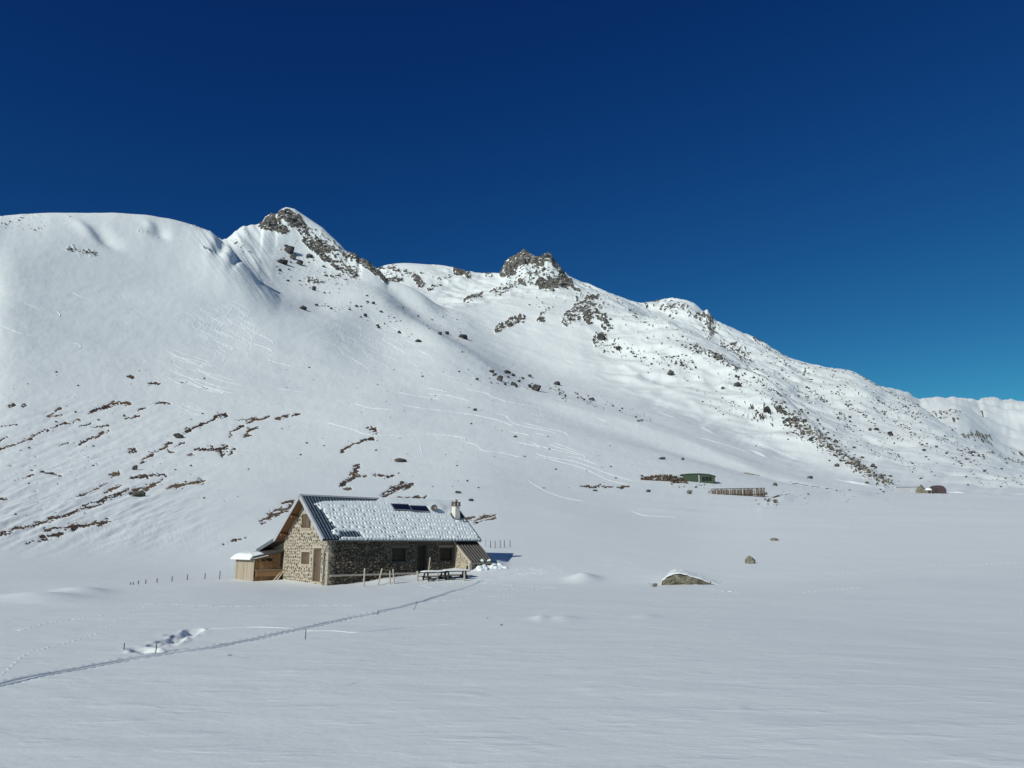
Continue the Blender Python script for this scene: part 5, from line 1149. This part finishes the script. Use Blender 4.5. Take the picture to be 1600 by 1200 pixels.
# the ski trail in front of the chalet: a trodden trough with two ruts
tp = crom(TRW, .18); prof = np.linspace(-.15, .15, 21); V = []; nP = len(prof)
for i, q in enumerate(tp):
    d_ = tp[min(i + 1, len(tp) - 1)] - tp[max(i - 1, 0)]; d_ = d_ / np.linalg.norm(d_); nx, ny_ = -d_[1], d_[0]
    zm = float(np.interp(0, [0], [0]))
    e0 = zat(q[0] + nx * .18, q[1] + ny_ * .18); e1 = zat(q[0] - nx * .18, q[1] - ny_ * .18); wv = .25 * math.sin(i * .021) + .1 * math.sin(i * .13)
    en = min(1, (len(tp) - i) / 40); brk_ = .55 + .6 * float(np.clip(vnoise(np.array([i * .045]), np.array([.5]), 88)[0] + .4, 0, 1))
    for w_ in prof:
        u_ = w_ - .02 * wv; base = e1 + (e0 - e1) * (w_ + .18) / .36
        h_ = -.010 * float(sstep(.09, .05, abs(u_))) - .022 * brk_ * math.exp(-((u_ - .034) / .017) ** 2) - .017 * brk_ * math.exp(-((u_ + .032) / .015) ** 2) + .006 * math.exp(-((abs(u_) - .085) / .022) ** 2) + .004 * random.uniform(-1, 1) * math.exp(-((abs(u_) - .08) / .05) ** 2)
        edge = -.03 * float(sstep(.11, .15, abs(w_)))
        V.append((q[0] + nx * w_, q[1] + ny_ * w_, base + h_ * en + edge + .004))
V = np.array(V); I = (np.arange(len(tp) - 1)[:, None] * nP + np.arange(nP - 1)[None]); Q = np.stack([I, I + 1, I + nP + 1, I + nP], -1).reshape(-1, 4)[:, ::-1]
o = link('ski_trail', npmesh('ski_trail', V, Q, M['snow'], True)); tag(o, kind='structure')
# ------------------------------------------------------------------ things round the chalet
def post(px, py, hpx, label, group=None, rad=.05, lean=(0, 0), mat=None, name='fence_post', cat='post', sink=.35):
    p = hit(px, py); k = math.hypot(p.x, p.y) / F; h = hpx * k
    mb = MB(); tx, ty = lean[0] * h, lean[1] * h; n = 7
    mb.tube([(-tx * .3, -ty * .3, -sink), (0, 0, 0), (tx * .5 + rad * .15, ty * .5, h * .5), (tx, ty, h - rad * .6), (tx + rad * .1, ty, h)], [rad * 1.05, rad * 1.02, rad * .97, rad * .93, rad * .55], n)
    o = mb.build(name, mat or M['wood_grey'], loc=p, rot=(0, 0, random.uniform(0, 6))); o.rotation_euler = (0, 0, -math.atan2(p.x, p.y))
    tag(o, label, cat, group); return o
post(568, 917, 27, 'tallest wooden post before the stone front, furthest left', rad=.055, lean=(.03, 0))
post(590.5, 914, 24, 'pale post leaning to the right before the stone front', rad=.055, lean=(.22, 0))
post(609, 913, 20, 'short post, left of the close pair before the front window', rad=.05, lean=(-.01, 0))
post(616, 912.5, 22, 'post leaning left, right of the close pair before the front window', rad=.05, lean=(-.12, 0))
post(652, 908, 15, 'thick stubby post left of the snowy picnic table', rad=.075)
post(683.5, 908, 13, 'stubby pale post in front of the left picnic table', rad=.065)
post(725.5, 908, 13, 'stubby pale post in front of the right picnic table', rad=.07)
post(669, 897, 25, 'tall thin pale pole leaning beside the front door', rad=.05, lean=(.10, 0), name='wooden_pole', cat='pole')
GL = 'row of posts left of the annex'
for i, (px, py, h_) in enumerate([(204,913.5,3),(208,913.5,3.5),(216,913,5),(227.5,912,5.5),(245,910.5,6),(268.5,908.5,7),(292.5,906.5,8),(320,905,9),(343,905,12)]):
    od = ('first', 'second', 'third', 'fourth', 'fifth', 'sixth', 'seventh', 'eighth', 'ninth')[i]
    post(px, py, h_, 'thin dark fence post, %s from the left in the row beside the annex' % od, GL, rad=.028, mat=M['wood_dark'])
GR = 'row of posts behind the chalet shadow'
for i, (px, py, h_) in enumerate([(758.5,854,10),(766.5,856,11),(773.5,856.5,11),(781.5,856,11.5),(788,855.5,11),(797,854.5,10.5)]):
    od = ('first', 'second', 'third', 'fourth', 'fifth', 'sixth')[i]
    post(px, py, h_, 'slim fence post, %s from the left behind the chalet shadow' % od, GR, rad=.03, mat=M['wood_grey'] if i == 0 else M['wood_dark'])
for (px, py, h_, ln, lab) in [(646.5,953,12,.45,'dark stick leaning right across the ski trail'),(589,960.5,7,.3,'short twig leaning beside the middle of the ski trail'),(477,999,15,.02,'upright thin stick below the ski trail'),(243,1021,13,.03,'upright thin stick left of the trodden snow'),(193.5,1015.5,9,.0,'small upright twig at the far left of the meadow')]:
    post(px, py, h_, lab, rad=.008, lean=(ln, 0), mat=M['wood_dark'], name='stick', cat='stick', sink=.1)
# dry plants
def plant(px, py, wpx, hpx, label, n=14):
    p = hit(px, py); k = math.hypot(p.x, p.y) / F; mb = MB()
    for i in range(n):
        a = random.uniform(0, 6.28); l_ = random.uniform(.5, 1) * hpx * k; sp = random.uniform(.1, 1) * wpx * k * .5
        b_ = Vector((random.uniform(-.3, .3) * wpx * k, random.uniform(-.2, .2) * wpx * k, -.03)); e = b_ + Vector((math.cos(a) * sp, math.sin(a) * sp, l_))
        m_ = (b_ + e) / 2 + Vector((0, 0, l_ * .12)); mb.tube([b_, m_, e], [.012 * k / .04, .009 * k / .04, .004 * k / .04], 4, cap=False)
        for q in range(3): c_ = b_.lerp(e, random.uniform(.5, 1)); d_ = Vector((random.uniform(-1, 1), random.uniform(-1, 1), random.uniform(-.2, .8))) * hpx * k * .18; mb.bar(c_, c_ + d_, .012 * k / .04)
    o = mb.build('dry_shrub', M['twig'], loc=p, rot=(0, 0, -math.atan2(p.x, p.y))); tag(o, label, 'shrub'); return o
plant(1022, 917, 11, 7, 'bare twiggy shrub in the snow left of the big boulder', 22)
plant(762, 966, 6, 3, 'tiny dry weed, upper one in the meadow right of the trail')
plant(783, 977, 8, 4, 'tiny dry weed, lower one in the meadow right of the trail')
plant(360, 1024, 8, 5, 'tiny dry weed standing below the ski trail')
plant(1077, 772, 8, 7, 'grey bare shrub left of the brushwood pen', 22)
plant(1212, 786, 8, 7, 'reddish bare shrub on the stream bank', 22)
plant(1201, 784, 6, 6, 'dark bare shrub left of the reddish one on the stream bank', 16)
plant(1197, 773, 6, 5, 'small shrub at the right end of the brushwood pen', 14)
# planks leaning by the annex
for i, (px, lab) in enumerate([(426.5, 'pale plank leaning on the annex corner, left one'), (430.5, 'pale plank leaning on the annex corner, right one')]):
    b_ = cl(-1.05 + i * .22, W - .25 - i * .1, -.1); e = cl(-.10 + i * .14, W + .02 - i * .08, .86); mb = MB(); mb.bar((0, 0, 0), e - b_, .13, .04)
    o = mb.build('plank', M['wood_pale'], loc=b_); tag(o, lab, 'plank')
# picnic tables
def picnic(px, py, rz, label):
    p = hit(px, py); t_ = empty('picnic_table', (p.x, p.y, p.z - .20), rz); tag(t_, label, 'table', 'picnic tables in front of the chalet')
    for i in range(5): mb = MB(); y = -.36 + i * .15; mb.box(-.95, .95, y + .006, y + .144, .68, .72); mb.build('top_plank', M['wood_dark'], t_)
    for s in (-1, 1):
        for i in range(2): mb = MB(); y = s * .68 + (i - 1) * .14; mb.box(-.95, .95, y + .005, y + .135, .42, .455); mb.build('bench_plank', M['wood_dark'], t_)
        for x in (-.65, .65): mb = MB(); mb.bar((x, s * .62, -.1), (x, s * .25, .68), .05, .1, up=(1, 0, 0)); mb.build('leg', M['wood_dark'], t_)
    for x in (-.6, .6):
        mb = MB(); mb.box(x - .025, x + .025, -.78, .78, .33, .42); mb.build('cross_bar', M['wood_dark'], t_)
    na_, nb_ = 40, 18; gx = np.linspace(-.99, .99, na_); gy = np.linspace(-.40, .43, nb_); GX, GY = np.meshgrid(gx, gy, indexing='ij')
    e_ = np.clip(1 - (np.abs(GX) / 1.0) ** 6, 0, 1) * np.clip(1 - (np.abs(GY - .015) / .43) ** 6, 0, 1)
    hh = .722 + .13 * np.sqrt(e_) * (1 + .3 * fbm(GX * 2 + px, GY * 3, 3, 82))
    V = np.stack([GX, GY, hh], -1).reshape(-1, 3); I = np.arange(na_ - 1)[:, None] * nb_ + np.arange(nb_ - 1)[None]
    link('snow_layer', npmesh('snow_layer', V, np.stack([I, I + nb_, I + nb_ + 1, I + 1], -1).reshape(-1, 4), M['snow'], True), t_)
picnic(679, 906, CRZ - .22, 'snow-topped picnic table nearer the front door')
picnic(712, 904, CRZ - .30, 'snow-topped picnic table nearer the stone lean-to')
# ploughed heap of snow by the lean-to
c0 = cl(12.6, -2.45, 0); sp = empty('snow_heap', (c0.x, c0.y, zat(c0.x, c0.y)), CRZ); tag(sp, 'heap of lumpy cleared snow at the foot of the lean-to', 'snow heap')
for i in range(26):
    r_ = random.uniform(.10, .24); a = random.uniform(-1.3, 1.3); b_ = random.uniform(-.35, .35); q = cl(12.6 + a, -2.45 + b_, 0)
    lump('snow_lump', sp, (a, b_, zat(q.x, q.y) - sp.location.z + .10 * (1 - (a / 1.5) ** 2) * random.uniform(-.5, 1)), (r_ * 1.3, r_, r_ * .8), 40 + i, sub=2)

# ------------------------------------------------------------------ green shed, stone heap and pen on the valley edge
def local(px, py): p = hit(px, py); return p, math.hypot(p.x, p.y) / F, -math.atan2(p.x, p.y)
p, k, rz = local(1095, 754)
gs_ = empty('green_shed', p, rz); tag(gs_, 'low dark green metal shed half buried in the snowy slope', 'shed')
def prism(mb, pts, y0, y1):
    n = len(pts); mb.add([(x, y0, z) for x, z in pts] + [(x, y1, z) for x, z in pts], [tuple(range(n)), tuple(range(2 * n - 1, n - 1, -1))] + [(i, n + i, n + (i + 1) % n, (i + 1) % n) for i in range(n)])
X_ = lambda x: (x - 1095) * k
def panel(x0, x1, z0, z1, y0, y1, name, mat, par): mb = MB(); mb.box(X_(x0), X_(x1), y0, y1, z0 * k, z1 * k); return mb.build(name, mat, par)
mb = MB(); prism(mb, [(X_(1068), 11.5 * k), (X_(1077), -3 * k), (X_(1092.6), -3 * k), (X_(1092.6), 12.0 * k)], 0, 3.5); body = mb.build('wall_panel', M['green'], gs_)
for (x0, x1, z0, z1) in ((1093, 1097.6, -3, 11.6), (1111, 1116, -3, 9.5), (1097.7, 1110.9, 8.2, 11.2), (1097.7, 1110.9, -3, 2.2)): panel(x0, x1, z0, z1, .05, .2, 'wall_panel', M['green'], gs_)
for x in (1101.3, 1106.3): panel(x, x + .9, 2.2, 8.2, .06, .18, 'mullion', M['green'], gs_)
for x0, x1 in ((1097.8, 1101.2), (1102.3, 1106.2), (1107.3, 1110.8)): panel(x0, x1, 2.3, 8.1, .3, .36, 'window', M['black'], gs_)
panel(1092, 1093.4, -2, 11.4, -.12, -.01, 'door_post', M['trim'], gs_)
mb = MB(); prism(mb, [(X_(1064.5), 11.6 * k), (X_(1066), 13.2 * k), (X_(1080), 14 * k), (X_(1094), 14.0 * k), (X_(1108), 12.6 * k), (X_(1117.5), 9.6 * k), (X_(1117), 8.6 * k), (X_(1108), 11.4 * k), (X_(1094), 12.4 * k), (X_(1080), 12.4 * k)], -.15, 4.2); rf = mb.build('roof', M['green'], gs_)
mb = MB(); mb.box(X_(1093), X_(1116), .5, 4.0, -3 * k, 9 * k); mb.build('rear_wall', M['black'], gs_)
def rubble(name, lab, cat, pts, n, szpx, seed, mat):
    """loose stone heap: (px, py, height px) spine; stones too small to pick apart -> one mass part"""
    rn = random.Random(seed); e = empty(name, hit(pts[0][0], pts[0][1])); tag(e, lab, cat); V = []; Fq = []; nb_ = 0; o0 = e.location
    for _ in range(n):
        i = rn.randrange(len(pts) - 1); t_ = rn.random(); a, b_ = pts[i], pts[i + 1]; x = a[0] + (b_[0] - a[0]) * t_; y = a[1] + (b_[1] - a[1]) * t_; h = a[2] + (b_[2] - a[2]) * t_
        q = hit(x, y); kk = math.hypot(q.x, q.y) / F; lv = rn.random() ** 1.2; s = rn.uniform(*szpx) * kk; j = rn.randrange(6); c_ = rn.uniform(0, 6.28)
        v = SMALL[j] * np.array([1, 1, 1.2]) * s; v = np.stack([v[:, 0] * math.cos(c_) - v[:, 1] * math.sin(c_), v[:, 0] * math.sin(c_) + v[:, 1] * math.cos(c_), v[:, 2]], -1)
        v += np.array([q.x - o0.x + rn.uniform(-.3, .3), q.y - o0.y + (.2 + 1.0 * lv) + rn.uniform(-.25, .25), q.z - o0.z + h * kk * lv])
        V.append(v); Fq.append(SMF[j] + nb_); nb_ += len(v)
    o = link('stones', npmesh('stones', np.vstack(V), np.vstack(Fq), mat, False), e); tag(o, kind='stuff'); return e
rubble('stone_heap', 'long low heap of reddish stones left of the green shed', 'stone heap', [(1003,750,4),(1020,751,8),(1040,752,11),(1052,752,10)], 170, (2.6, 6), 1, M['rubble'])
rubble('stone_heap', 'short slanting heap of stones against the left end of the green shed', 'stone heap', [(1050,755,8),(1060,755,13),(1068,755,9),(1074,756,3)], 90, (2.6, 6), 2, M['rubble'])
p, k, rz = local(1151, 774)
pen = empty('livestock_pen', p, rz); tag(pen, 'long fence of brown brushwood and posts on the valley edge', 'fence')
X_ = lambda x: (x - 1151) * k
for i in range(13):
    x = 1116 + i * (1191 - 1116) / 12; mb = MB(); mb.bar((X_(x), -.02, -.4), (X_(x), -.02, 10.6 * k), .16, .14); mb.build('post', M['wood_grey'] if i % 3 == 1 else M['wood_brown'], pen)
for z in (1.0, 10.2): mb = MB(); mb.bar((X_(1115), -.12, z * k), (X_(1192), -.12, z * k + (-.3 if z > 5 else 0) * k), .10, .14); mb.build('rail', M['wood_dark'], pen)
rn = random.Random(6); x = 1116.5
while x < 1190.5:
    wd = rn.uniform(.7, 1.4)
    if rn.random() > .02: mb = MB(); mb.bar((X_(x), .06 + rn.uniform(-.03, .03), -.4), (X_(x + rn.uniform(-.5, .5)), .06, rn.uniform(8.0, 9.9) * k), .05, wd * k * 1.02); mb.build('stake', rn.choice((M['twig'], M['wood_brown'], M['wood_dark'])), pen)
    x += wd
for i in range(6): mb = MB(); xa = 1110 + i * 1.1; mb.bar((X_(xa), 1.2 - i * .2, -.3), (X_(xa), 1.2 - i * .2, (5.5 + i * .5) * k), .10, .06); mb.build('stake', M['wood_brown'], pen)
mb = MB(); mb.bar((X_(1110), 1.1, 5.5 * k), (X_(1116), .0, 9 * k), .08, .12); mb.build('rail', M['wood_dark'], pen)
# ------------------------------------------------------------------ far sheds at the foot of the right mountain
p, k, rz = local(1420, 770.5)
rl = empty('wooden_railing', p, rz); tag(rl, 'thin grey post-and-rail fence at the foot of the rocky rib', 'fence'); X_ = lambda x: (x - 1420) * k
for x in (1407.5, 1410, 1413.5, 1415, 1418, 1420, 1421.5, 1424, 1426.5, 1430): mb = MB(); mb.bar((X_(x), 0, -.3), (X_(x), 0, 8.6 * k), .11); mb.build('post', M['wood_grey'], rl)
mb = MB(); mb.bar((X_(1407), -.1, 8.4 * k), (X_(1432), -.1, 8.0 * k), .10, .16); mb.build('rail', M['wood_dark'], rl)
p, k, rz = local(1440, 770.5)
mb = MB(); prof = [(-7.5, -2), (-7, 4), (-4.5, 7.5), (-1.5, 9.5), (.2, 12), (2.2, 9.6), (5, 5.5), (8, -.5), (8, -2)]; n = len(prof)
mb.add([(x * k, -.2, z * k) for x, z in prof] + [(x * k * .75, -1.3 + abs(x) * .06, z * k * .72) for x, z in prof] + [(x * k * .9, 2.0, z * k * .8) for x, z in prof],
       [(i + n, i, i + 1, i + 1 + n) for i in range(n - 1)] + [(i, i + 2 * n, i + 2 * n + 1, i + 1) for i in range(n - 1)] + [tuple(range(2 * n - 1, n - 1, -1))])
o = mb.build('boulder', M['rock_bare'], loc=p, rot=(0, 0, rz)); tag(o, 'pointed tan boulder between the far railing and the maroon shelter', 'boulder')
p, k, rz = local(1464.5, 771)
br = empty('barrel_shelter', p, rz); tag(br, 'dark maroon round-topped shelter at the foot of the right mountain', 'shelter')
mb = MB(); prof = [(-9.5, -1.5), (-9.5, 3), (-9.0, 6), (-7.4, 8.6), (-5, 10.0), (0, 10.4), (5.4, 10.2), (8.4, 8.8), (10.4, 6), (11, 3), (11, -1.5)]; prism(mb, [(x * k, z * k) for x, z in prof], 0, 4.0); mb.build('front', M['maroon'], br)
mb = MB(); n = len(prof); top_ = prof[1:-1]; m_ = len(top_)
mb.add([(x * k * 1.03, -.18, z * k * 1.04) for x, z in top_] + [(x * k * 1.03, 4.2, z * k * 1.04) for x, z in top_], [(i, m_ + i, m_ + i + 1, i + 1) for i in range(m_ - 1)]); mb.build('roof', M['black_metal'], br)
mb = MB(); mb.box(-3.0 * k, 1.2 * k, -.05, .0, -1.5 * k, 6.4 * k); mb.build('door', M['wood_dark'], br)
p, k, rz = local(1451, 771)
lw = empty('stone_hut', p, rz); tag(lw, 'tiny snow-roofed stone hut between the pointed boulder and the maroon shelter', 'hut')
mb = MB(); mb.box(-4.0 * k, 4.0 * k, 0, 2.0, -1.5 * k, 4.6 * k); mb.build('wall', M['rock_bare'], lw)
mb = MB(); prism(mb, [(-4.6 * k, 4.5 * k), (4.6 * k, 4.5 * k), (3.0 * k, 6.6 * k), (-2 * k, 7.0 * k)], -.2, 2.2); mb.build('snow_roof', M['snow'], lw)
mb = MB(); mb.box(-.5 * k, 2.6 * k, -.05, -.0, -1.5 * k, 3.2 * k); mb.build('door', M['black'], lw)
bpy.context.view_layer.update()
